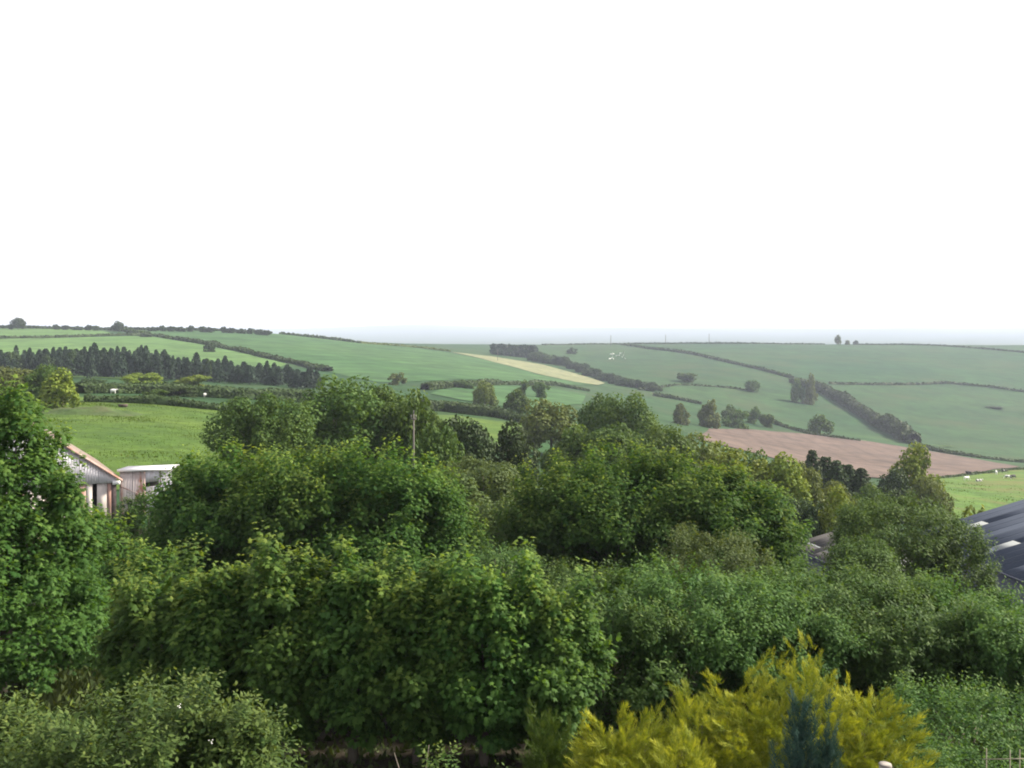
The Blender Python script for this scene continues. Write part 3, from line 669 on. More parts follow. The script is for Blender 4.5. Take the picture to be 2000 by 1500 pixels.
def far_tree(label, u, vtop, d, wpx, mat='broad', style='round', group=None, fine=None, name='tree', base=None, cat_='tree', vb=None, trunk=True):
    CNT[0] += 1; i = CNT[0]
    b = base if base is not None else (hit(u, vb, d * 0.75, d * 1.3) if vb else foot(u, d))
    d = b.y; h = -(vtop - HOR) * d / FPX - b.z; w = wpx * d / FPX
    if fine is None: fine = 3 if w * 983 / d > 90 else 2 if w * 983 / d > 42 else 1 if w * 983 / d > 12 else 0
    v = crown_for(style, mat, fine)
    o = place_tree(name, label, b - Vector((0, 0, 0.1 * h)), v[i % len(v)], TRK[i % 3] if trunk else None, (i * 2.4) % 6.28, (w * 1.08, w * 1.08, h * 1.12), group, cat_)
    return o

# ------------------------------------------------------------------ conifers: whorled tiers
def spruce_crown(seed, n, card, mat='spruce'):
    rng = np.random.default_rng(seed); tiers = 13; P, D, Nn, S, tn = [], [], [], [], []
    t = rng.uniform(0, 1, n) ** 0.8
    tier = 0.55 * np.floor(t * tiers) / tiers + 0.45 * t; ph = np.round(rng.uniform(0, 9, n) + tier * 17) / 9 * 6.283 + rng.normal(0, 0.13, n)
    R = (0.46 * (1 - tier) ** 0.8 + 0.03) * (1 + 0.22 * np.sin(ph * 2 + seed) + 0.15 * np.sin(t * 21 + ph * 3 + seed)); f = np.sqrt(rng.uniform(0.05, 1, n)); r = R * f * rng.uniform(0.85, 1.1, n)
    z = 0.08 + 0.9 * tier + 0.05 - 0.07 * f ** 2 * (1 - tier) + rng.normal(0, 0.008, n)
    P = np.stack([r * np.cos(ph), r * np.sin(ph), z], 1); out = np.stack([np.cos(ph), np.sin(ph), np.full(n, -0.35)], 1)
    D = out + rng.normal(0, 0.35, (n, 3)); Nn = np.array([0, 0, 1.0]) + out * 0.5 + rng.normal(0, 0.45, (n, 3))
    return leaves('crown', P, D, Nn, card * rng.uniform(0.6, 1.4, n) * (1.15 - 0.6 * t), np.clip(rng.normal(0.45, 0.25, n), 0, 1), np.zeros(n), M[mat], T_CARD)
SPR = [spruce_crown(s, 1500, 0.115) for s in (1, 2, 3)]
SPRF = [spruce_crown(s, 6000, 0.065, 'dark') for s in (5, 6)]
mbt = MB(); mbt.tube([(0, 0, -0.02), (0, 0, 0.5), (0, 0, 0.97)], [0.03, 0.018, 0.004], 6); SPT = mbt.mesh('trunk', M['bark'], True)
def spruce(label, u, vtop, d, wpx, group, crowns=SPR, i=0, name='spruce_tree'):
    b = foot(u, d); h = -(vtop - HOR) * d / FPX - b.z; w = wpx * d / FPX
    return place_tree(name, label, b, crowns[i % len(crowns)], SPT, i * 1.7, (w, w, h), group, 'conifer')
# ashes and yews around a hundred metres off
far_tree('dark ash standing alone at the right end of the grass meadow', 512, 755, 88, 195, 'broad', 'round', name='ash_tree')
far_tree('large spreading ash left of the utility pole', 665, 726, 95, 260, 'broad', 'round', name='ash_tree')
far_tree('tall ash with a flat top behind the utility pole', 752, 738, 98, 215, 'broad', 'round', name='ash_tree')
far_tree('ash leaning over the utility pole', 812, 752, 94, 130, 'broad', 'round', name='ash_tree')
far_tree('thin pale-leaved ash just right of the utility pole', 850, 812, 82, 110, 'broad', 'round', name='ash_tree')
far_tree('dark ash between the lone ash and the large one', 592, 775, 100, 160, 'broad', 'round', name='ash_tree')
far_tree('dark yew left of the other one, below the centre field', 905, 804, 92, 130, 'dark', 'round', name='yew_tree')
far_tree('dark yew right of the other one, below the centre field', 985, 818, 94, 125, 'dark', 'round', name='yew_tree')
far_tree('low dark bush beside the white animal in the middle', 1015, 850, 105, 46, 'dark', 'round', name='yew_tree')
far_tree('grey willow below the two dark yews', 945, 876, 68, 180, 'willow', 'round', name='willow_tree')
far_tree('small grey willow in the hollow between the sycamore clumps', 885, 926, 62, 150, 'willow', 'round', name='willow_tree')
far_tree('grey bush at the bottom of the hollow between the clumps', 975, 960, 58, 120, 'willow', 'round', name='willow_tree')
far_tree('olive-green oak above the hollow in the middle', 1075, 775, 190, 120, 'olive', 'round', name='oak_tree')
far_tree('large domed oak right of the middle', 1230, 760, 165, 195, 'broad', 'round', name='oak_tree')
far_tree('darker dome at the left of the large domed oak', 1172, 756, 175, 100, 'broad', 'round', name='oak_tree')
far_tree('lumpy broad tree behind the big sycamore clump, left one', 1125, 822, 112, 140, 'broad', 'round', name='oak_tree')
far_tree('lumpy broad tree behind the big sycamore clump, middle one', 1200, 815, 112, 190, 'broad', 'round', name='oak_tree')
far_tree('lumpy broad tree behind the big sycamore clump, right one', 1290, 822, 116, 180, 'broad', 'round', name='oak_tree')
far_tree('olive tree on the right flank of the domed oak', 1350, 838, 125, 130, 'olive', 'round', name='oak_tree')
far_tree('yellow-green tree behind the right slope of the sycamore clump', 1440, 872, 118, 165, 'lime', 'round', name='field_maple')
far_tree('yellow-green tree with a darker top below the red ploughed field', 1515, 890, 118, 140, 'lime', 'round', name='field_maple')
far_tree('pale olive tree beside the dark spruces below the ploughed field', 1565, 896, 122, 95, 'olive', 'round', name='field_maple')
far_tree('dark holly in the shade behind the sycamore clump', 1555, 965, 92, 95, 'dark', 'round', name='holly_tree')
far_tree('dark holly bush above the grey shed roof', 1600, 985, 96, 75, 'dark', 'tall', name='holly_tree')
far_tree('yellow-green bush left of the right-hand ash', 1648, 955, 92, 110, 'lime', 'round', name='hazel_bush')
far_tree('small yellow-green bush above the grey shed roof', 1590, 1000, 104, 90, 'olive', 'round', name='hazel_bush')
far_tree('round lime-green tree standing against the ploughed field', 1795, 872, 190, 110, 'lime', 'round', name='lime_tree')
far_tree('dark rounded tree left of the lime-green one against the ploughed field', 1745, 908, 185, 90, 'dark', 'round', name='lime_tree')
far_tree('olive tree below the round lime-green one', 1815, 925, 165, 90, 'olive', 'round', name='lime_tree')
far_tree('yellow-green bush at the left corner of the dark shed roof', 1905, 982, 104, 80, 'lime', 'wide', name='hazel_bush')
far_tree('low yellow-green tree at the left corner of the ploughed field, behind the clump', 1400, 866, 132, 120, 'lime', 'round', name='field_maple')
far_tree('green tree between the two yellow-green ones below the ploughed field', 1478, 872, 136, 100, 'broad', 'round', name='field_maple')
far_tree('olive bush at the foot of the dark spruces below the ploughed field', 1625, 938, 126, 110, 'olive', 'round', name='hazel_bush')
far_tree('green bush between the spruces and the dark rounded tree', 1700, 940, 150, 90, 'broad', 'round', name='hazel_bush')
# trees at the left beyond the tall sycamore
far_tree('yellow-green weeping willow on the grassy bank at the left', 122, 720, 150, 82, 'lime', 'round', name='willow_tree')
far_tree('darker round tree behind the yellow-green weeping willow', 90, 708, 165, 90, 'broad', 'round', name='oak_tree')
far_tree('olive tree behind the top of the tall left sycamore', 20, 712, 165, 130, 'olive', 'round', name='oak_tree')
far_tree('lime-green bush below the spruce wood, left one', 275, 727, 265, 90, 'lime', 'wide', name='sallow_bush', cat_='bush')
far_tree('lime-green bush below the spruce wood, right one', 378, 729, 270, 72, 'lime', 'wide', name='sallow_bush', cat_='bush')
far_tree('rounded bush in front of the dark hedge by the meadow', 300, 757, 190, 55, 'broad', 'wide', name='sallow_bush', cat_='bush')
far_tree('dark rounded bush in the hedge left of the lime-green bushes', 180, 736, 215, 60, 'dark', 'wide', name='thorn_bush', cat_='bush')
far_tree('dark rounded bush in the hedge below the right lime-green bush', 350, 748, 215, 90, 'hedge', 'wide', name='thorn_bush', cat_='bush')

# spruces below the ploughed field
for i, (u, v, lab) in enumerate([(1587, 880, 'tallest dark spruce below the ploughed field'), (1612, 893, 'second dark spruce from the left below the ploughed field'), (1634, 900, 'middle dark spruce of the row below the ploughed field'), (1656, 908, 'fourth dark spruce from the left below the ploughed field'), (1682, 915, 'lowest dark spruce at the right end of the row below the ploughed field')]):
    spruce(lab, u, v, 172 + (i % 2) * 8, 96, 'spruces below the ploughed field', SPRF, i)
# spruce wood on the left hill
rng = np.random.default_rng(77)
wl_u = np.arange(-30, 625, 13.0)
prof_top = lambda u: np.interp(u, [-30, 0, 60, 130, 200, 240, 280, 330, 400, 450, 520, 600, 640], [690, 688, 688, 684, 680, 676, 682, 690, 703, 706, 712, 722, 728])
k = 0
for rowi, (d, off) in enumerate([(425, 0), (405, 6), (388, 3)]):
    for u in wl_u + off:
        if rowi == 2 and rng.uniform() < 0.35: continue
        v = prof_top(u) + rng.normal(0, 6.0) + (0, 3, 8)[rowi]
        spruce('dark spruce in the wood along the foot of the left hill', u + rng.normal(0, 3), v, d + rng.normal(0, 6), rng.uniform(24, 38), 'spruces in the wood on the left hill', SPR, k); k += 1
for u, v, w in [(25, 684, 40), (140, 681, 34), (405, 700, 22), (95, 690, 30)]:
    far_tree({25: 'rounded broadleaf tree at the left end of the spruce wood', 140: 'rounded broadleaf tree among the tallest spruces', 405: 'small round tree near the right part of the spruce wood', 95: 'low round tree among the spruces at the left'}[u], u, v, 395, w, 'dark', 'round', name='oak_tree')
# dark plantation and the belt of trees running down beside the hay strip
k = 0
for u, vt, vb in [(u, 671 + rng.normal(0, 1.0) + (u - 960) * 0.02, 692 + (u - 960) * 0.10) for u in np.arange(963, 1046, 7.0)]:
    for q in range(2):
        b = hit(u + 3 * q, vb - q * 2, 800, 1400)
        h = -(vt - HOR) * b.y / FPX - b.z
        place_tree('pine_tree', 'dark pine in the square plantation above the pale hay strip', b, crown_for('tall', 'spruce', 0)[k % 3], SPT, k, (10.5 + 2 * (k % 3), 10.5 + 2 * (k % 3), h), 'pines in the plantation', 'conifer'); k += 1
belt = np.array([(1040, 704), (1080, 712), (1120, 722), (1160, 736), (1200, 748), (1240, 757), (1285, 768)])
for i, s in enumerate(np.linspace(0, len(belt) - 1.01, 34)):
    j = int(s); p = belt[j] + (belt[j + 1] - belt[j]) * (s - j) + rng.normal(0, 1.5, 2)
    b = hit(p[0], p[1], 600, 1300); h = rng.uniform(15, 24) * (1 - 0.25 * (i / 34)) * b.y / FPX; w = rng.uniform(22, 38) * b.y / FPX
    place_tree('belt_tree', 'rounded tree in the dark belt running down beside the hay strip', b, crown_for(('round', 'wide', 'tall')[i % 3], ('dark', 'hedge')[i % 2], 1)[i % 2], TRK[i % 3], i * 1.3, (w, w, h), 'belt of trees beside the hay strip', 'tree')

# ------------------------------------------------------------------ scattered trees on the far slopes
far = [('oak_tree', 'round dark oak on the skyline at the far left', 35, 617, 930, 33, 'dark', 'round'),
       ('oak_tree', 'bare-topped oak on the left skyline where the hedges meet', 232, 624, 940, 32, 'dark', 'round'),
       ('oak_tree', 'feathery tree standing alone on the right skyline', 1637, 651, 1640, 14, 'olive', 'round'),
       ('thorn_bush', 'small round bush on the right skyline beside the feathery tree', 1656, 662, 1640, 13, 'olive', 'wide'),
       ('thorn_bush', 'second small round bush on the right skyline', 1671, 662, 1640, 12, 'dark', 'wide'),
       ('oak_tree', 'wide dark thicket in the pasture above the domed oak', 1345, 723, 960, 52, 'dark', 'wide'),
       ('oak_tree', 'round dark oak standing in the middle of the right pasture', 1470, 738, 930, 34, 'dark', 'round'),
       ('oak_tree', 'round oak at the edge of the ploughed field', 1602, 805, 650, 54, 'broad', 'round'),
       ('oak_tree', 'olive oak at the top left corner of the ploughed field', 1383, 780, 545, 56, 'olive', 'tall'),
       ('oak_tree', 'pale tree left of the olive oak by the ploughed field', 1330, 787, 520, 42, 'olive', 'tall'),
       ('hazel_bush', 'rounded green bush right of the olive oak by the ploughed field', 1437, 797, 590, 58, 'broad', 'wide'),
       ('hazel_bush', 'bluish bush behind the rounded green one', 1425, 786, 640, 34, 'dark', 'round'),
       ('hazel_bush', 'dark bush on the valley hedge right of the rounded green one', 1470, 790, 660, 30, 'dark', 'wide'),
       ('hazel_bush', 'small dark bush on the valley hedge by the pale bank', 1500, 802, 650, 34, 'dark', 'wide'),
       ('ash_tree', 'tall pale tree at the top of the hedge across the right slope', 1583, 730, 900, 36, 'olive', 'tall'),
       ('ash_tree', 'spreading tree at the upper end of the diagonal hedge', 1557, 734, 900, 30, 'dark', 'round'),
       ('oak_tree', 'slender pale tree in the centre field behind the hedge', 947, 741, 360, 52, 'olive', 'round'),
       ('oak_tree', 'round green tree beside the slender pale one in the centre field', 1009, 757, 340, 58, 'broad', 'round'),
       ('thorn_bush', 'dark bush in the pasture behind the belt of trees', 1117, 675, 1300, 24, 'dark', 'wide'),
       ('thorn_bush', 'low dark gorse patch on the right hillside', 1938, 791, 1010, 52, 'dark', 'wide'),
       ('thorn_bush', 'round bush in the hedge below the big crop field', 1020, 738, 500, 26, 'dark', 'wide'),
       ('thorn_bush', 'bushy thicket in the hedge below the big crop field', 860, 740, 500, 40, 'broad', 'wide'),
       ('thorn_bush', 'second bushy thicket in the hedge below the big crop field', 905, 738, 500, 50, 'dark', 'wide'),
       ('thorn_bush', 'pair of low bushes at the right of the crop field hedge', 1060, 740, 500, 46, 'dark', 'wide'),
       ('thorn_bush', 'faint dark bush at the foot of the big crop field behind the ashes', 775, 722, 470, 40, 'olive', 'wide'),
       ('oak_tree', 'lone dark bush on the hedge above the left hill field', 410, 665, 640, 26, 'dark', 'wide'),
       ('thorn_bush', 'dark bush where the three left hill hedges meet', 285, 649, 800, 30, 'dark', 'wide'),
       ('thorn_bush', 'bush beside the bottom of the ploughed field edge', 1682, 858, 640, 22, 'dark', 'wide'),
       ('thorn_bush', 'dark bush behind the right end of the ploughed field', 1835, 868, 690, 50, 'dark', 'wide')]
for nm, lab, u, v, d, w, mt, st in far:
    far_tree(lab, u, v + (2 if d > 400 else 0), d, w * 0.9, 'broad' if (mt == 'dark' and d < 1000 and v > 690) else mt, st, name=nm, cat_='bush' if 'bush' in nm else 'tree')
# bushes along the left skyline hedge
for i, u in enumerate([110, 128, 150, 172, 186, 300, 318, 335, 352, 372, 395, 410, 438, 452, 470, 488, 505, 520]):
    b = foot(u, 945); vt = np.interp(u, [100, 190, 290, 400, 520], [632, 633, 634, 634, 641]) + (i % 3) * 1.2
    h = max(2.2, -(vt - HOR) * b.y / FPX - b.z); w = (13 + 5 * (i % 3)) * b.y / FPX
    place_tree('hedge_bush', 'small rounded bush in the hedge along the left skyline', b, crown_for('wide', 'dark', 0)[i % 3], None, i, (w, w, h), 'bushes along the left skyline', 'bush')

# ------------------------------------------------------------------ hedges
def hedge(label, pix, dr, hpx, wid, mat='hedge', seed=0, dens=1.0, name='hedge', rough=0.35):
    """hedge following the ground: solid leafy core with ragged leaf clumps over it. hpx = height in photo pixels"""
    rng = np.random.default_rng(900 + seed)
    P = [hit(u, v, *dr) for u, v in pix]
    o = thing(name, label, 'hedge', P[0])
    pts = []
    for a, b in zip(P[:-1], P[1:]):
        n = max(2, int((b - a).length / (0.012 * a.y)))
        pts += [a.lerp(b, i / n) for i in range(n)]
    pts.append(P[-1])
    X = np.array([(p.x, p.y) for p in pts]); n = len(X); Z = gz(X[:, 0], X[:, 1]); d = X[:, 1]
    hh = 0.86 * np.interp(np.linspace(0, 1, n), np.linspace(0, 1, len(hpx)), hpx) * d / FPX if hasattr(hpx, '__len__') else hpx * d / FPX
    s = np.arange(n); hh = hh * (1 + rough * 0.5 * np.sin(s * 0.7 + seed) * np.sin(s * 0.31 + 2 * seed) + rng.normal(0, rough * 0.22, n))
    tan = np.gradient(X, axis=0); tan /= np.linalg.norm(tan, axis=1, keepdims=True) + 1e-9; nor = np.stack([-tan[:, 1], tan[:, 0]], 1)
    w = wid * (1 + rng.normal(0, 0.12, n))
    prof = [(-0.5, -0.02), (-0.55, 0.45), (-0.35, 0.85), (0, 0.93), (0.35, 0.85), (0.55, 0.45), (0.5, -0.02)]
    V = np.stack([np.column_stack([X + nor * (w * a)[:, None], Z + hh * b * (1 + (rng.normal(0, 0.06, n) if b > 0 else 0))]) for a, b in prof], 1)
    V = V - np.array(P[0]); m = len(prof); ii = np.arange(n * m).reshape(n, m)
    Fq = np.stack([ii[:-1, :-1], ii[:-1, 1:], ii[1:, 1:], ii[1:, :-1]], -1).reshape(-1, 4)
    core = mesh_np('core', V.reshape(-1, 3), Fq.ravel(), np.full(len(Fq), 4), M[mat], {'tone': rng.uniform(0, 0.6, len(Fq)), 'young': np.zeros(len(Fq))})
    link('core', core, o)
    card = np.clip(np.median(d) * 0.0026, 0.16, 3.0); K = int(max(120, min(9000, dens * 3.2 * n * 0.012 * np.median(d) * (wid + 2 * np.median(hh)) / card ** 2)))
    q = rng.uniform(0, n - 1.001, K); j = q.astype(int); f = (q - j)[:, None]
    a = rng.uniform(-1, 1, K); ang = a * 1.5
    cx = 0.6 * np.sin(ang); cz = np.clip(np.cos(ang) ** 0.5 * rng.uniform(0.85, 1.08, K), 0.05, 1.2)
    low = rng.uniform(0, 1, K) < 0.45; cz = np.where(low, rng.uniform(0.1, 0.85, K), cz); cx = np.where(low, np.sign(a) * 0.58, cx)
    b2 = X[j] * (1 - f) + X[j + 1] * f; hz = hh[j] * (1 - f[:, 0]) + hh[j + 1] * f[:, 0]; wz = w[j]
    PP = np.column_stack([b2 + nor[j] * (cx * wz)[:, None], gz(b2[:, 0], b2[:, 1]) + hz * cz]) - np.array(P[0])
    out = np.column_stack([nor[j] * np.sin(ang)[:, None], np.cos(ang)]); Nn = out + rng.normal(0, 0.5, (K, 3)); D = np.cross(Nn, rng.normal(0, 1, (K, 3)))
    link('foliage', leaves('foliage', PP, D, Nn, card * rng.uniform(0.6, 1.5, K), np.clip(rng.normal(0.45, 0.25, K), 0, 1), np.zeros(K), M[mat], T_CARD), o)
    return o
hedge('hedge along the skyline of the left hill', [(-120, 640), (0, 640), (100, 640), (200, 642), (300, 642.5), (420, 644), (530, 648)], (780, 1010), [7, 7, 6, 5, 6, 6, 6], 3.5, seed=1)
hedge('hedge below the top left field on the hill', [(-120, 664), (0, 662), (100, 660), (215, 656), (290, 655)], (600, 900), [5, 5, 5, 6], 2.5, seed=2)
hedge('short hedge closing the top left field against the skyline', [(290, 655), (250, 648), (200, 643)], (650, 1000), [7, 6, 5], 3.0, seed=3)
hedge('bushy hedge between the light field and the big crop field', [(290, 655), (340, 663), (400, 672), (470, 687), (530, 702), (590, 714), (640, 726)], (420, 860), [5, 6, 8, 9, 9, 11, 10], 4, seed=4, rough=0.6)
hedge('clipped hedge on the right shoulder of the left hill', [(545, 651), (600, 658), (650, 664), (705, 671)], (780, 1050), [4, 6, 6, 4], 3, seed=5, rough=0.12)
hedge('pale low hedge continuing down to the hay strip', [(705, 671), (760, 675), (820, 680), (880, 687)], (780, 1100), [4, 4, 4, 3], 2.5, 'olive', seed=6, rough=0.15)
hedge('thick hedge along the foot of the big crop field', [(830, 762), (880, 756), (940, 753), (1000, 752), (1080, 752), (1150, 756)], (380, 700), [14, 12, 13, 9, 9, 5], 4, seed=7, rough=0.6)
hedge('dark wide hedge below the two centre field trees', [(820, 800), (860, 803), (920, 810), (970, 815), (1040, 828)], (210, 420), [24, 22, 24, 18, 14], 4, seed=8, rough=0.25)
hedge('dark hedge below the lime-green bushes by the left meadow', [(150, 768), (250, 768), (350, 772), (450, 778), (560, 783), (640, 790)], (180, 300), [24, 22, 26, 26, 26, 24], 3.5, seed=9, rough=0.3)
hedge('front hedge along the far side of the left meadow', [(165, 785), (250, 787), (330, 792), (400, 799), (470, 806)], (140, 210), [18, 17, 20, 14, 10], 2.5, seed=10, rough=0.4)
hedge('long thin hedge climbing the right hill to the skyline', [(1215, 674), (1270, 682), (1340, 690), (1400, 703), (1460, 717), (1548, 739)], (850, 1600), [3, 4, 5, 5, 6, 6], 3, seed=11, rough=0.15)
hedge('thin hedge along the skyline of the right hill', [(1060, 674), (1200, 670), (1350, 669), (1400, 667.5), (1500, 667.5), (1610, 670)], (1300, 1680), [2, 2.5, 3, 3.5, 3, 2], 3, seed=12, rough=0.12)
hedge('thin hedge running along the top of the right hill to the edge', [(1670, 670.5), (1760, 671), (1850, 677), (1940, 684), (2060, 696)], (1250, 1680), [2, 3, 3.5, 4, 4], 3, seed=13, rough=0.12)
hedge('low hedge across the middle of the right hillside', [(1620, 750), (1750, 752), (1850, 749), (1930, 757), (2060, 772)], (850, 1250), [3.5, 4, 4, 5, 5], 3, seed=14, rough=0.15)
hedge('thick overgrown diagonal hedge down the right hillside', [(1548, 746), (1600, 764), (1650, 790), (1700, 822), (1750, 850), (1785, 868)], (640, 1050), [13, 20, 25, 30, 34, 30], 8, 'hedge', seed=15, rough=0.45)
hedge('hedge along the valley bottom behind the ploughed field', [(1785, 872), (1850, 886), (1930, 902), (2060, 925)], (600, 850), [14, 8, 5, 5], 3, seed=16, rough=0.4)
hedge('valley hedge left of the round oak by the ploughed field', [(1455, 812), (1500, 824), (1545, 838), (1590, 850), (1680, 862)], (560, 740), [12, 9, 6, 5, 4], 3, seed=17, rough=0.5)
hedge('hedge between the ploughed field and the cow pasture', [(1770, 942), (1840, 935), (1900, 928), (1960, 921), (2040, 912)], (330, 520), [4, 4, 4, 4], 1.2, seed=18, rough=0.3)
hedge('faint hedge below the dark thicket in the pasture', [(1250, 762), (1320, 752), (1400, 756), (1470, 763)], (650, 1050), [4, 3, 3, 3], 3, seed=19, rough=0.4)
hedge('hedge from the domed oak along the lower pasture', [(1275, 773), (1330, 782), (1370, 790)], (600, 900), [7, 6, 5], 3, seed=20, rough=0.3)

# ------------------------------------------------------------------ tin barn on the left
def tin(name, c1, c2, rust, rs=0.5, rough=0.55, amt=(0.52, 0.66), st=(1, 1, 0.3)):
    m, nt, out = new_mat(name); co = objcoord(nt, st)
    a = noise(nt, 1.3, 6, 0.65, co); b = noise(nt, rs, 6, 0.7, co)
    col = ramp(nt, a, [(0.3, (*c1, 1)), (0.7, (*c2, 1))])
    col = mixc(nt, ramp(nt, b, [(amt[0], (0, 0, 0, 1)), (amt[1], (1, 1, 1, 1))]), col, (*rust, 1))
    p = N(nt, 'ShaderNodeBsdfPrincipled'); p.inputs['Roughness'].default_value = rough; p.inputs['Metallic'].default_value = 0.0
    nt.links.new(col, p.inputs['Base Color']); nt.links.new(p.outputs[0], out.inputs[0]); return m
M['tin'] = tin('pale_tin_sheet', (0.60, 0.59, 0.64), (0.72, 0.70, 0.75), (0.40, 0.28, 0.22), 0.9, amt=(0.60, 0.80))
M['tinrust'] = tin('rusty_tin_sheet', (0.48, 0.42, 0.41), (0.60, 0.54, 0.52), (0.30, 0.13, 0.085), 1.6, amt=(0.50, 0.66))
M['roofrust'] = tin('rusty_roof_sheet', (0.15, 0.105, 0.08), (0.22, 0.17, 0.14), (0.17, 0.07, 0.045), 0.8)
M['board'] = plain_mat('grey_board', (0.46, 0.41, 0.38), 0.85, 2.5, (0.58, 0.53, 0.50), stretch=(1, 1, 0.2))
M['rustboard'] = plain_mat('rust_streaked_board', (0.32, 0.17, 0.13), 0.85, 2.5, (0.50, 0.40, 0.37), stretch=(1, 1, 0.2))
M['darkwood'] = plain_mat('dark_timber', (0.075, 0.058, 0.060), 0.9, 4.0, (0.12, 0.09, 0.09))
M['trim'] = plain_mat('white_trim', (0.78, 0.78, 0.78), 0.5)
M['inside'] = plain_mat('interior_shade', (0.02, 0.018, 0.018), 0.9)  # near-black: interior shade put into the colour
def corr(mb, x0, x1, y, z0a, z0b, z1a, z1b, pitch=0.15, amp=0.018, t=0.004):
    """corrugated upright sheet facing -y; bottom and top edges may slope"""
    n = max(2, int((x1 - x0) / (pitch / 4))); v = []
    for i in range(n + 1):
        f = i / n; x = x0 + (x1 - x0) * f; dy = amp * math.sin(2 * math.pi * x / pitch)
        for dz, yo in ((0, 0), (1, 0), (0, t), (1, t)):
            v.append((x, y + dy + yo, (z0a + (z0b - z0a) * f) if dz == 0 else (z1a + (z1b - z1a) * f)))
    fs = []
    for i in range(n):
        a, b = i * 4, i * 4 + 4; fs += [(a, b, b + 1, a + 1), (a + 2, a + 3, b + 3, b + 2), (a + 1, b + 1, b + 3, a + 3), (a, a + 2, b + 2, b)]
    mb.add(v, fs)
bd = 60.0
bc = at(228, 932, bd)                                   # right eave corner of the gable
bg_z = gz1(bc.x, bc.y)
barn = thing('tin_barn', 'old pale tin barn with a rusty roof half hidden by the left sycamore', 'barn', (bc.x, bc.y, bg_z), math.radians(31))
EH = bc.z - bg_z; W = 10.4; AP = EH + 3.75; LEN = 11.0
slope = lambda x: EH + (AP - EH) * (1 - abs(x + W / 2) / (W / 2))
for i in range(10):                                     # gable cladding sheets
    x0, x1 = -W + i * 1.04 + 0.008, -W + (i + 1) * 1.04 - 0.008
    mb = MB(); zb = EH - 0.30 - 0.02 * (i % 2)
    corr(mb, x0, x1, 0.012 * (i % 2), zb, zb, slope(x0), slope(x1)); mb.build('cladding_sheet', M['tin'], barn)
xs = -W; i = 0; rb = np.random.default_rng(5)
while xs < -0.35:                                       # boards below
    w = rb.uniform(0.32, 0.62); mb = MB(); gap = rb.uniform(0.01, 0.05) + (0.22 if i in (13, 16) else 0)
    x1 = min(xs + w, -0.3); mb.box(xs, x1, 0.09 + rb.uniform(-0.02, 0.02), 0.12, 0.02, EH - 0.22); mb.build('board', M['board'] if i % 3 else M['rustboard'], barn); xs = x1 + gap; i += 1
mb = MB(); mb.box(-0.30, 0.0, 0.10, 0.40, -0.3, EH - 0.1); mb.build('corner_post', M['darkwood'], barn)
mb = MB(); mb.box(-W + 0.05, -0.30, 0.45, 0.5, 0, EH - 0.15); mb.build('shade_sheet', M['inside'], barn)  # black sheet painting the shade of the interior behind the board gaps
mb = MB(); mb.box(-W, -W + 0.1, 0.5, LEN, -0.3, EH); mb.build('side_wall', M['tinrust'], barn)
mb = MB(); mb.box(-0.1, 0.0, 0.5, LEN, -0.3, EH - 0.12); mb.build('side_wall', M['tinrust'], barn)
mb = MB(); mb.hexa([(-W, LEN - 0.1, -0.3), (0, LEN - 0.1, -0.3), (0, LEN, -0.3), (-W, LEN, -0.3), (-W, LEN - 0.1, EH), (0, LEN - 0.1, EH), (0, LEN, EH), (-W, LEN, EH)]); mb.build('end_wall', M['tinrust'], barn)
for sgn in (0, 1):                                      # roof sheets
    for i in range(11):
        y0, y1 = -0.22 + i * 1.03, -0.22 + (i + 1) * 1.03 - 0.015
        xe = 0.3 if sgn == 0 else -W - 0.3; ze = EH - 0.3 * (AP - EH) / (W / 2)
        mb = MB(); q = [(-W / 2, y0, AP + 0.04), (-W / 2, y1, AP + 0.04), (xe, y1, ze + 0.04), (xe, y0, ze + 0.04)]
        mb.slab(q if sgn == 0 else [q[1], q[0], q[3], q[2]], -0.05 - 0.008 * (i % 2)); mb.build('roof_sheet', M['roofrust'], barn)
mb = MB(); mb.slab([(-W / 2, -0.26, AP - 0.06), (0.3, -0.26, EH - 0.3 * 0.72 - 0.06), (0.3, -0.26, EH - 0.3 * 0.72 + 0.10), (-W / 2, -0.26, AP + 0.10)], 0.03); mb.build('bargeboard', M['rustboard'], barn)
mb = MB(); mb.box(-0.25, 0.18, -0.2, 0.1, EH - 0.42, EH - 0.20); mb.build('eave_bracket', M['trim'], barn)
lt = thing('lean_to_shed', 'low pinkish tin lean-to with a white roof edge joined to the barn', 'shed', (bc.x, bc.y, bg_z), math.radians(14))
SH = at(280, 921, bd + 0.3).z - bg_z; SW = 3.15
zs0 = at(280, 1015, bd).z - bg_z - 0.8
for i in range(4):
    x0 = 0.12 + i * 0.76; x1 = x0 + 0.745
    if i == 2:
        for a, b_, mt in ((SH - 0.75, SH, 'tin'), (-0.3, SH - 1.02, 'tin')):
            mb = MB(); corr(mb, x0 - 0.1, x1 + 0.1, 0.32, a, a + 0.08, b_, b_ + (0.08 if b_ < SH else 0), amp=0.014); mb.build('wall_sheet', M[mt], lt)
    else:
        mb = MB(); corr(mb, x0, x1, 0.30 + 0.012 * (i % 2), -0.3, -0.3, SH, SH, amp=0.014); mb.build('wall_sheet', M['tinrust' if i != 3 else 'tin'], lt)
mb = MB(); mb.box(0.1, SW, 0.8, 0.86, -0.3, SH - 0.1); mb.build('shade_sheet', M['inside'], lt)  # black sheet standing in for shade inside the lean-to
mb = MB(); mb.box(1.50, 1.62, 0.22, 0.275, -0.3, SH); mb.build('door_post', M['rustboard'], lt)
mb = MB(); mb.box(2.46, 2.52, 0.22, 0.275, SH - 1.6, SH); mb.build('door_post', M['darkwood'], lt)
mb = MB(); mb.box(0.0, SW + 0.1, 0.06, 0.17, SH + 0.005, SH + 0.15); mb.build('fascia', M['trim'], lt)
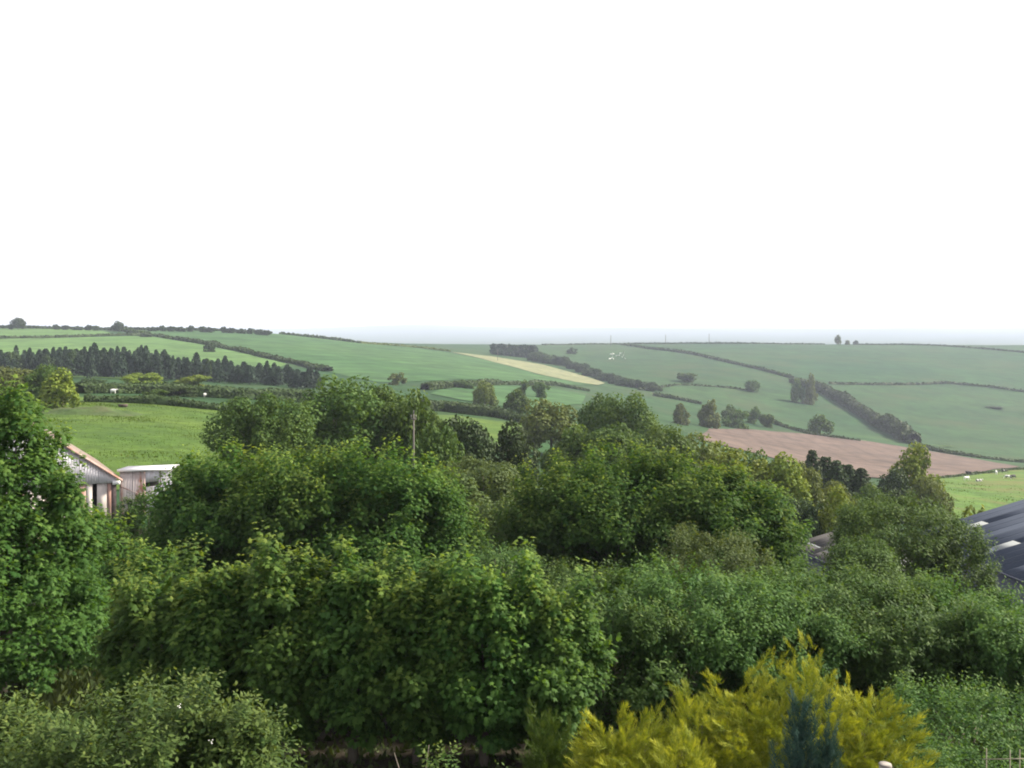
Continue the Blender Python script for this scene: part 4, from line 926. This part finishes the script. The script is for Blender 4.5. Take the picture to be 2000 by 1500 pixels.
mb = MB(); mb.slab([(0.0, 0.18, SH + 0.10), (SW + 0.1, 0.18, SH + 0.10), (SW + 0.1, 5.0, SH - 0.35), (0.0, 5.0, SH - 0.35)], 0.04); mb.build('roof', M['tin'], lt)
mb = MB(); mb.tube([(0.16, 0.2, SH - 0.9), (1.5, 0.15, SH - 1.5)], 0.03, 6); mb.tube([(0.2, 0.22, SH - 0.3), (0.34, 0.22, -0.1)], 0.04, 6); mb.build('brace', M['rustboard'], lt)

# ------------------------------------------------------------------ dark farm shed at the right edge
def roofmat(name, c1, c2, pitch_axis=0, sc_=3.0):
    m, nt, out = new_mat(name); co = objcoord(nt)
    a = noise(nt, 0.5, 6, 0.65, co); col = ramp(nt, a, [(0.3, (*c1, 1)), (0.7, (*c2, 1))])
    p = N(nt, 'ShaderNodeBsdfPrincipled'); p.inputs['Roughness'].default_value = 0.85; p.inputs['Specular IOR Level'].default_value = 0.06; nt.links.new(col, p.inputs['Base Color']); nt.links.new(p.outputs[0], out.inputs[0]); return m
M['slateblue'] = roofmat('blue_grey_roof', (0.036, 0.045, 0.066), (0.040, 0.050, 0.072))
M['greyroof'] = roofmat('grey_fibre_roof', (0.050, 0.048, 0.048), (0.065, 0.062, 0.062))
M['rooflight'] = plain_mat('clear_rooflight', (0.17, 0.185, 0.19), 0.7)
M['slatewall'] = plain_mat('dark_blue_cladding', (0.030, 0.034, 0.060), 0.6, 2.0, (0.05, 0.055, 0.085))
def shed(name, label, far_pt, near_pt, eave_z, pitch, width, side, roof, wall, lights, ground_drop=4.5, corr_pitch=0.9):
    """long shed; its near eave runs from far_pt to near_pt, roof rising towards side (+1 right of that line)"""
    a = Vector((far_pt.x, far_pt.y, 0)); b = Vector((near_pt.x, near_pt.y, 0)); L = (b - a).length
    ax = (b - a).normalized(); ang = math.atan2(ax.y, ax.x)
    o = thing(name, label, 'shed', (a.x, a.y, eave_z - ground_drop), ang)
    H = ground_drop; hw = width / 2; t = math.tan(pitch); sx = side
    n = int(L / corr_pitch)
    def half(y0, z0, y1, z1, nm):
        for i in range(n):
            x0, x1 = i * corr_pitch, (i + 1) * corr_pitch - 0.002
            lp = [l for l in lights if l[0] == i and nm == 'near']
            cuts = [(0, 1, roof)]
            if lp: cuts = [(0, lp[0][1], roof), (lp[0][1], lp[0][2], 'rooflight'), (lp[0][2], 1, roof)]
            for c0, c1, mt in cuts:
                if c1 - c0 < 0.01: continue
                mb = MB(); P0 = lambda f, x, up=0: (x, y0 + (y1 - y0) * f, z0 + (z1 - z0) * f + up)
                v, fs = [], []
                for j in range(7):
                    x = x0 + (x1 - x0) * j / 6; up = 0.006 if j in (1, 2, 5) else 0.0
                    for yy in (0, 0.03):
                        v += [P0(c0 + 0.002, x, up + yy), P0(c1 - 0.002, x, up + yy)]
                for j in range(6):
                    k_ = j * 4; fs += [(k_ + 2, k_ + 6, k_ + 7, k_ + 3), (k_, k_ + 1, k_ + 5, k_ + 4), (k_, k_ + 4, k_ + 6, k_ + 2), (k_ + 1, k_ + 3, k_ + 7, k_ + 5)]
                fs += [(0, 2, 3, 1), (24, 25, 27, 26)]
                mb.add(v, fs); mb.build('roof_sheet' if mt == roof else 'rooflight', M[mt], o)
    half(0, H, sx * hw, H + hw * t, 'near'); half(sx * width, H, sx * hw, H + hw * t, 'far')
    mb = MB(); y0 = sx * 0.12
    mb.box(0.1, L - 0.1, min(y0, y0 + sx * 0.1), max(y0, y0 + sx * 0.1), -2.5, H - 0.06); mb.build('side_wall', M[wall], o)
    for x in (0.1, L - 0.2):
        mb = MB(); yA, yB, yC = sx * 0.22, sx * hw, sx * (width - 0.2)
        v = [(x, yA, -2.5), (x, yC, -2.5), (x, yC, H - 0.05), (x, yB, H + hw * t - 0.08), (x, yA, H - 0.05)]; v += [(x + 0.1, q[1], q[2]) for q in v]
        mb.add(v, [(0, 1, 2, 3, 4), (9, 8, 7, 6, 5)] + [(i, 5 + i, 5 + (i + 1) % 5, (i + 1) % 5) for i in range(5)]); mb.build('gable_wall', M[wall], o)
    mb = MB(); mb.tube([(0, -sx * 0.08, H - 0.03), (L, -sx * 0.08, H - 0.03)], 0.075, 8); mb.build('gutter', M['slatewall'], o)
    mb = MB(); mb.tube([(0, sx * hw, H + hw * t + 0.06), (L, sx * hw, H + hw * t + 0.06)], 0.09, 6); mb.build('ridge_cap', M[roof], o)
    return o
eC = at(1771, 1046, 85.2); eN = Vector((39.45, 48.0, 0))
shed('farm_shed', 'long dark blue-grey farm shed with pale rooflights at the right edge', eC, eN, eC.z, math.atan(0.257), 26.0, 1, 'slateblue', 'slatewall',
     [(5, 0.66, 0.82), (8, 0.20, 0.34), (13, 0.28, 0.42), (16, 0.52, 0.66), (22, 0.3, 0.44), (2, 0.3, 0.44)], 5.0, 1.0)
g1 = at(1538, 1042, 88.0); g2 = at(1640, 1084, 79.5)
shed('farm_shed', 'small grey shed roof with a thin line of rooflights between the trees', g1, g2, g2.z - 1.1, math.radians(13), 9.0, 1, 'greyroof', 'slatewall', [(i, 0.30, 0.35) for i in (1, 2, 4, 5, 6, 8)], 4.5, 1.0)

# ------------------------------------------------------------------ poles
M['pole'] = plain_mat('grey_pole_timber', (0.14, 0.13, 0.115), 0.85, 3.0, (0.11, 0.10, 0.09), stretch=(1, 1, 0.2))
M['insul'] = plain_mat('grey_insulator', (0.16, 0.16, 0.15), 0.4)
def pole(label, b, h, r, arm):
    o = thing('utility_pole', label, 'pole', b)
    mb = MB(); mb.tube([(0, 0, -0.5), (0, 0, h * 0.5), (0, 0, h)], [r * 1.2, r, r * 0.8], 8); mb.build('shaft', M['pole'], o, True)
    mb = MB(); mb.box(-arm, arm, -0.06 - r, -r, h - 0.45, h - 0.33); ca = mb.build('crossarm', M['pole'], o)
    for s in (-1, 0, 1):
        x = s * arm * 0.9; zb = h - 0.33 if s else h
        mb = MB(); mb.tube([(x, -0.05 - (r if s else 0), zb), (x, -0.05 - (r if s else 0), zb + 0.10), (x, -0.05 - (r if s else 0), zb + 0.2), (x, -0.05 - (r if s else 0), zb + 0.26)], [0.02, 0.04, 0.04, 0.02], 8); mb.build('insulator', M['insul'], ca if s else o)
    return o
pb = foot(808, 74); pole('wooden utility pole standing against the large ashes', pb, at(808, 808, 74).z - pb.z, 0.07, 0.2)
for u, v0, d, lab in ((1193, 655, 1560, 'left one of three thin poles on the right skyline'), (1300, 654, 1660, 'middle one of three thin poles on the right skyline'), (1385, 652, 1680, 'right one of three thin poles on the right skyline')):
    b = foot(u, d); pole(lab, b, -(v0 - HOR) * d / FPX - b.z, 0.45, 1.2)
b = hit(972, 705, 700, 1000); pole('thin pole standing at the hay strip', b, 11, 0.2, 0.8)

# ------------------------------------------------------------------ cattle
def cow_mat(name, white):
    m, nt, out = new_mat(name); tc = N(nt, 'ShaderNodeTexCoord'); oi = N(nt, 'ShaderNodeObjectInfo')
    ad = N(nt, 'ShaderNodeVectorMath', operation='ADD'); sc3 = N(nt, 'ShaderNodeVectorMath', operation='SCALE'); sc3.inputs[3].default_value = 37.0
    cb = N(nt, 'ShaderNodeCombineXYZ'); nt.links.new(oi.outputs['Random'], cb.inputs[0]); nt.links.new(oi.outputs['Random'], cb.inputs[1])
    nt.links.new(cb.outputs[0], sc3.inputs[0]); nt.links.new(tc.outputs['Object'], ad.inputs[0]); nt.links.new(sc3.outputs[0], ad.inputs[1])
    nz = noise(nt, 1.3, 2, 0.4, ad.outputs[0])
    p = N(nt, 'ShaderNodeBsdfPrincipled'); p.inputs['Roughness'].default_value = 0.8
    nt.links.new(ramp(nt, nz, [(white, (0.80, 0.79, 0.76, 1)), (white + 0.03, (0.018, 0.016, 0.016, 1))]), p.inputs['Base Color']); nt.links.new(p.outputs[0], out.inputs[0]); return m
M['cow_pied'] = cow_mat('pied_hide', 0.50); M['cow_white'] = cow_mat('white_hide', 0.72); M['cow_black'] = cow_mat('black_hide', 0.36)
def cow_mesh(graze, lying, mat):
    mb = MB(); lz = -0.62 if lying else 0.0
    st = [(-1.12, 1.18, 0.08, 0.10), (-1.05, 1.12, 0.24, 0.30), (-0.75, 1.08, 0.34, 0.40), (-0.2, 1.02, 0.38, 0.44), (0.35, 1.04, 0.34, 0.42), (0.75, 1.10, 0.26, 0.36), (0.98, 1.16, 0.18, 0.24)]
    st += [(1.22, 0.92, 0.12, 0.15), (1.42, 0.55, 0.11, 0.12), (1.52, 0.36, 0.12, 0.12), (1.66, 0.16, 0.07, 0.08)] if graze else [(1.2, 1.30, 0.13, 0.16), (1.38, 1.46, 0.13, 0.14), (1.55, 1.42, 0.12, 0.12), (1.78, 1.30, 0.07, 0.08)]
    b0 = len(mb.v); n = 8
    for x, z, ry, rz in st:
        for k_ in range(n):
            a = 2 * math.pi * k_ / n; mb.v.append((x, ry * math.cos(a), z + lz + rz * math.sin(a)))
    for i in range(len(st) - 1):
        for k_ in range(n): mb.f.append((b0 + i * n + k_, b0 + i * n + (k_ + 1) % n, b0 + (i + 1) * n + (k_ + 1) % n, b0 + (i + 1) * n + k_))
    mb.f.append(tuple(b0 + k_ for k_ in range(n))); mb.f.append(tuple(b0 + (len(st) - 1) * n + k_ for k_ in range(n - 1, -1, -1)))
    for x, y in ((-0.88, 0.2), (-0.82, -0.2), (0.72, 0.18), (0.66, -0.18)):
        if lying: mb.tube([(x, y * 1.3, 0.28), (x + 0.35, y * 1.9, 0.10), (x + 0.1, y * 2.1, 0.05)], [0.12, 0.08, 0.05], 6)
        else: mb.tube([(x, y, 1.0), (x + (-0.06 if x < 0 else 0.02), y, 0.55), (x, y, 0.28), (x + 0.02, y, 0.0)], [0.15, 0.085, 0.06, 0.07], 6)
    hx, hz = (1.44, 0.52) if graze else (1.42, 1.55)
    for s in (-1, 1): mb.tube([(hx, 0.08 * s, hz + lz), (hx - 0.03, 0.24 * s, hz + 0.02 + lz)], [0.05, 0.02], 5)
    mb.tube([(-1.1, 0, 1.22 + lz), (-1.2, 0, 0.9 + lz), (-1.19, 0, max(0.05, 0.45 + lz))], [0.03, 0.025, 0.045], 5)
    return mb.mesh('cow', mat, True)
COWS = {(g, l, m): cow_mesh(g, l, M[m]) for g, l in ((True, False), (False, False), (False, True)) for m in ('cow_pied', 'cow_white', 'cow_black')}
def cow(label, u, v, dr, rz, graze=True, lying=False, m='cow_pied', group=None, s=1.0, lift=0.25):
    b = hit(u, v, *dr); o = link('cow', COWS[(graze, lying, m)]); o.location = b + Vector((0, 0, lift)); o.rotation_euler = (0, 0, rz); o.scale = (s, s, s)
    return tag(o, label, 'cow', group)
G1 = 'cattle in the right-hand pasture'
for a in [('white cow at the left end of the herd in the right pasture', 1888, 940, 0.3, True, False, 'cow_white'),
          ('dark cow behind the white one in the right pasture', 1891, 929, 2.4, True, False, 'cow_black'),
          ('pied cow lying nearest the shed roof in the right pasture', 1912, 942, 0.2, False, True, 'cow_pied'),
          ('white-backed cow standing by the field edge in the right pasture', 1946, 928, 1.2, False, False, 'cow_white'),
          ('black cow by the field edge in the right pasture', 1962, 925, 0.0, True, False, 'cow_black'),
          ('pied cow second from the right in the right pasture', 1969, 937, 2.9, True, False, 'cow_pied'),
          ('dark cow at the right end of the herd in the right pasture', 1979, 936, 0.5, True, False, 'cow_black')]:
    cow(a[0], a[1], a[2], (200, 480), a[3], a[4], a[5], a[6], G1, 1.0)
rng = np.random.default_rng(12)
for i in range(15):
    cow('tiny pale cow in the herd on the far hillside pasture', 1190 + rng.uniform(0, 32), 690 + rng.uniform(0, 13), (900, 1500), rng.uniform(0, 6), bool(i % 2), False, ('cow_white', 'cow_pied')[i % 2], 'herd on the far hillside', 1.15, 0.0)
def sheep_mesh():
    mb = MB(); st = [(-0.55, 0.62, 0.06, 0.08), (-0.48, 0.60, 0.20, 0.22), (-0.15, 0.58, 0.27, 0.28), (0.2, 0.59, 0.26, 0.27), (0.45, 0.64, 0.18, 0.20), (0.58, 0.74, 0.10, 0.12), (0.70, 0.78, 0.09, 0.10), (0.86, 0.70, 0.05, 0.06)]
    n = 8
    for x, z, ry, rz in st:
        for k_ in range(n): mb.v.append((x, ry * math.cos(2 * math.pi * k_ / n), z + rz * math.sin(2 * math.pi * k_ / n)))
    for i in range(len(st) - 1):
        for k_ in range(n): mb.f.append((i * n + k_, i * n + (k_ + 1) % n, (i + 1) * n + (k_ + 1) % n, (i + 1) * n + k_))
    mb.f.append(tuple(range(n))); mb.f.append(tuple((len(st) - 1) * n + k_ for k_ in range(n - 1, -1, -1)))
    for x, y in ((-0.38, 0.13), (-0.36, -0.13), (0.34, 0.12), (0.36, -0.12)): mb.tube([(x, y, 0.45), (x, y, 0.2), (x + 0.01, y, 0)], [0.06, 0.035, 0.035], 5)
    for s_ in (-1, 1): mb.tube([(0.70, 0.07 * s_, 0.83), (0.68, 0.17 * s_, 0.82)], [0.03, 0.012], 5)
    return mb.mesh('sheep', M['wool'], True)
M['wool'] = plain_mat('white_wool', (0.78, 0.77, 0.73), 0.9)
SHEEP = sheep_mesh()
for lab, u, v, rz in [('white sheep at the left of the group behind the meadow hedge', 221, 766, 0.1), ('white sheep in the middle of the group behind the meadow hedge', 231, 763, 0.2), ('white sheep at the right of the group behind the meadow hedge', 241, 764, 2.9), ('white sheep standing alone below the right lime-green bush', 366, 768, 0.4), ('small white sheep behind the hedge left of the lone ash', 402, 773, 1.0), ('white sheep closest to the lone ash behind the hedge', 457, 773, 2.0)]:
    b = hit(u, v + 3, 170, 250); o = link('sheep', SHEEP); o.location = b; o.rotation_euler = (0, 0, rz); o.scale = (1.15,) * 3; tag(o, lab, 'sheep', 'white sheep beyond the left meadow')
cow('white cow in the gap beside the dark yew', 1034, 872, (100, 240), 1.4, True, False, 'cow_white', None, 0.8, 0.1)
# feed trough and bank in the meadow
tb = hit(240, 796, 100, 190); tro = thing('feed_trough', 'dark feed trough at the far side of the meadow', 'trough', tb, 0.15)
M['trough'] = plain_mat('dark_trough', (0.07, 0.05, 0.045), 0.8, 3.0, (0.12, 0.09, 0.08))
mb = MB(); mb.hexa([(-0.6, -0.2, 0.1), (0.6, -0.2, 0.1), (0.6, 0.2, 0.1), (-0.6, 0.2, 0.1), (-0.75, -0.35, 0.55), (0.75, -0.35, 0.55), (0.75, 0.35, 0.55), (-0.75, 0.35, 0.55)]); mb.build('basin', M['trough'], tro)
for x in (-0.5, 0.5):
    mb = MB(); mb.box(x - 0.05, x + 0.05, -0.25, 0.25, -0.1, 0.1); mb.build('foot', M['trough'], tro)

# grassy bank below the weeping willow
rng = np.random.default_rng(41); bk = hit(150, 815, 80, 160); nb, mbk = 26, 14
gx, gy = np.meshgrid(np.linspace(-1, 1, nb), np.linspace(-1, 1, mbk), indexing='ij')
hx = 7.5 * gx; hy = 5.0 * gy; env = np.clip(1 - gx ** 2, 0, 1) * np.clip(1 - gy ** 2, 0, 1)
px, py = bk.x - 1.5 + hx, bk.y + 8 + hy
pz = gz(px, py) - 0.05 + env * (0.9 + 0.4 * np.sin(gx * 7) * np.cos(gy * 5) + rng.normal(0, 0.06, gx.shape))
ii = np.arange(nb * mbk).reshape(nb, mbk); Fq = np.stack([ii[:-1, :-1], ii[1:, :-1], ii[1:, 1:], ii[:-1, 1:]], -1).reshape(-1, 4)
tag(link('grass_bank', mesh_np('grass_bank', np.stack([px, py, pz], -1).reshape(-1, 3), Fq.ravel(), np.full(len(Fq), 4), M['bank'], smooth=True)), kind='structure')

# rough grass in the meadow and pasture
M['grass'] = leaf_mat('grass_blades', (0.060, 0.110, 0.018), (0.10, 0.155, 0.028), (0.11, 0.12, 0.04), transl=0.3, var=0.0)
def grass(name, label, n, boxes, size, mat, seed):
    rng = np.random.default_rng(seed); X = []
    for u0, u1, d0, d1 in boxes:
        m = n // len(boxes); d = np.sqrt(rng.uniform(d0 ** 2, d1 ** 2, m)); u = rng.uniform(u0, u1, m); X.append(np.column_stack([(u - 1000) * d / FPX, d]))
    X = np.concatenate(X)
    den = wob(X[:, 0], X[:, 1], 3.1) + 0.7 * wob(X[:, 0] + 40, X[:, 1], 7.0); keep = rng.uniform(-1.6, 1.2, len(X)) < den; X = X[keep]; m = len(X)
    P = np.column_stack([X, gz(X[:, 0], X[:, 1])]); D = np.array([0, 0, 1.0]) + rng.normal(0, 0.45, (m, 3)); Nn = np.array([0, -1.0, 0.3]) + rng.normal(0, 0.6, (m, 3))
    S = size * rng.uniform(0.5, 1.5, m) * (1 + 0.5 * np.clip(den[keep], 0, 1))
    tag(link(name, leaves(name, P, D, Nn, S, np.clip(rng.normal(0.5, 0.25, m), 0, 1), (rng.uniform(0, 1, m) < 0.08) * 0.8, M[mat], (np.array([(0, 0.30, 0), (0, -0.30, 0), (0.6, -0.16, 0.05), (1, 0.05, 0.12), (0.6, 0.2, 0.05)]), [(0, 1, 2, 3, 4)]))), label, kind='stuff')
grass('meadow_grass', 'rough tussocky grass of the left meadow', 45000, [(60, 640, 62, 175)], 0.13, 'grass', 51)
grass('pasture_grass', 'short tufts of grass in the right-hand pasture', 9000, [(1780, 2150, 190, 330)], 0.35, 'grass', 52)
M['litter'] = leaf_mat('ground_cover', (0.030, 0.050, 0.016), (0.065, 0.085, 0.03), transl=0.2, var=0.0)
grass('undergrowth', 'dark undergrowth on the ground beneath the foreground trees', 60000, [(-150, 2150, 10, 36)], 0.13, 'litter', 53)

# ------------------------------------------------------------------ haze
m, nt, out = new_mat('haze_air')
pv = N(nt, 'ShaderNodeVolumePrincipled'); pv.inputs['Color'].default_value = (0.70, 0.76, 0.96, 1); pv.inputs['Density'].default_value = 0.00013
nt.links.new(pv.outputs[0], out.inputs['Volume'])
mb = MB(); mb.box(-34000, 34000, -400, 17000, LOWEST - 1.0, max(float(ZZ.max()) + 2.0, 14.0))
hz = mb.build('haze', m); tag(hz, 'thin blue summer haze over the valley', kind='stuff')
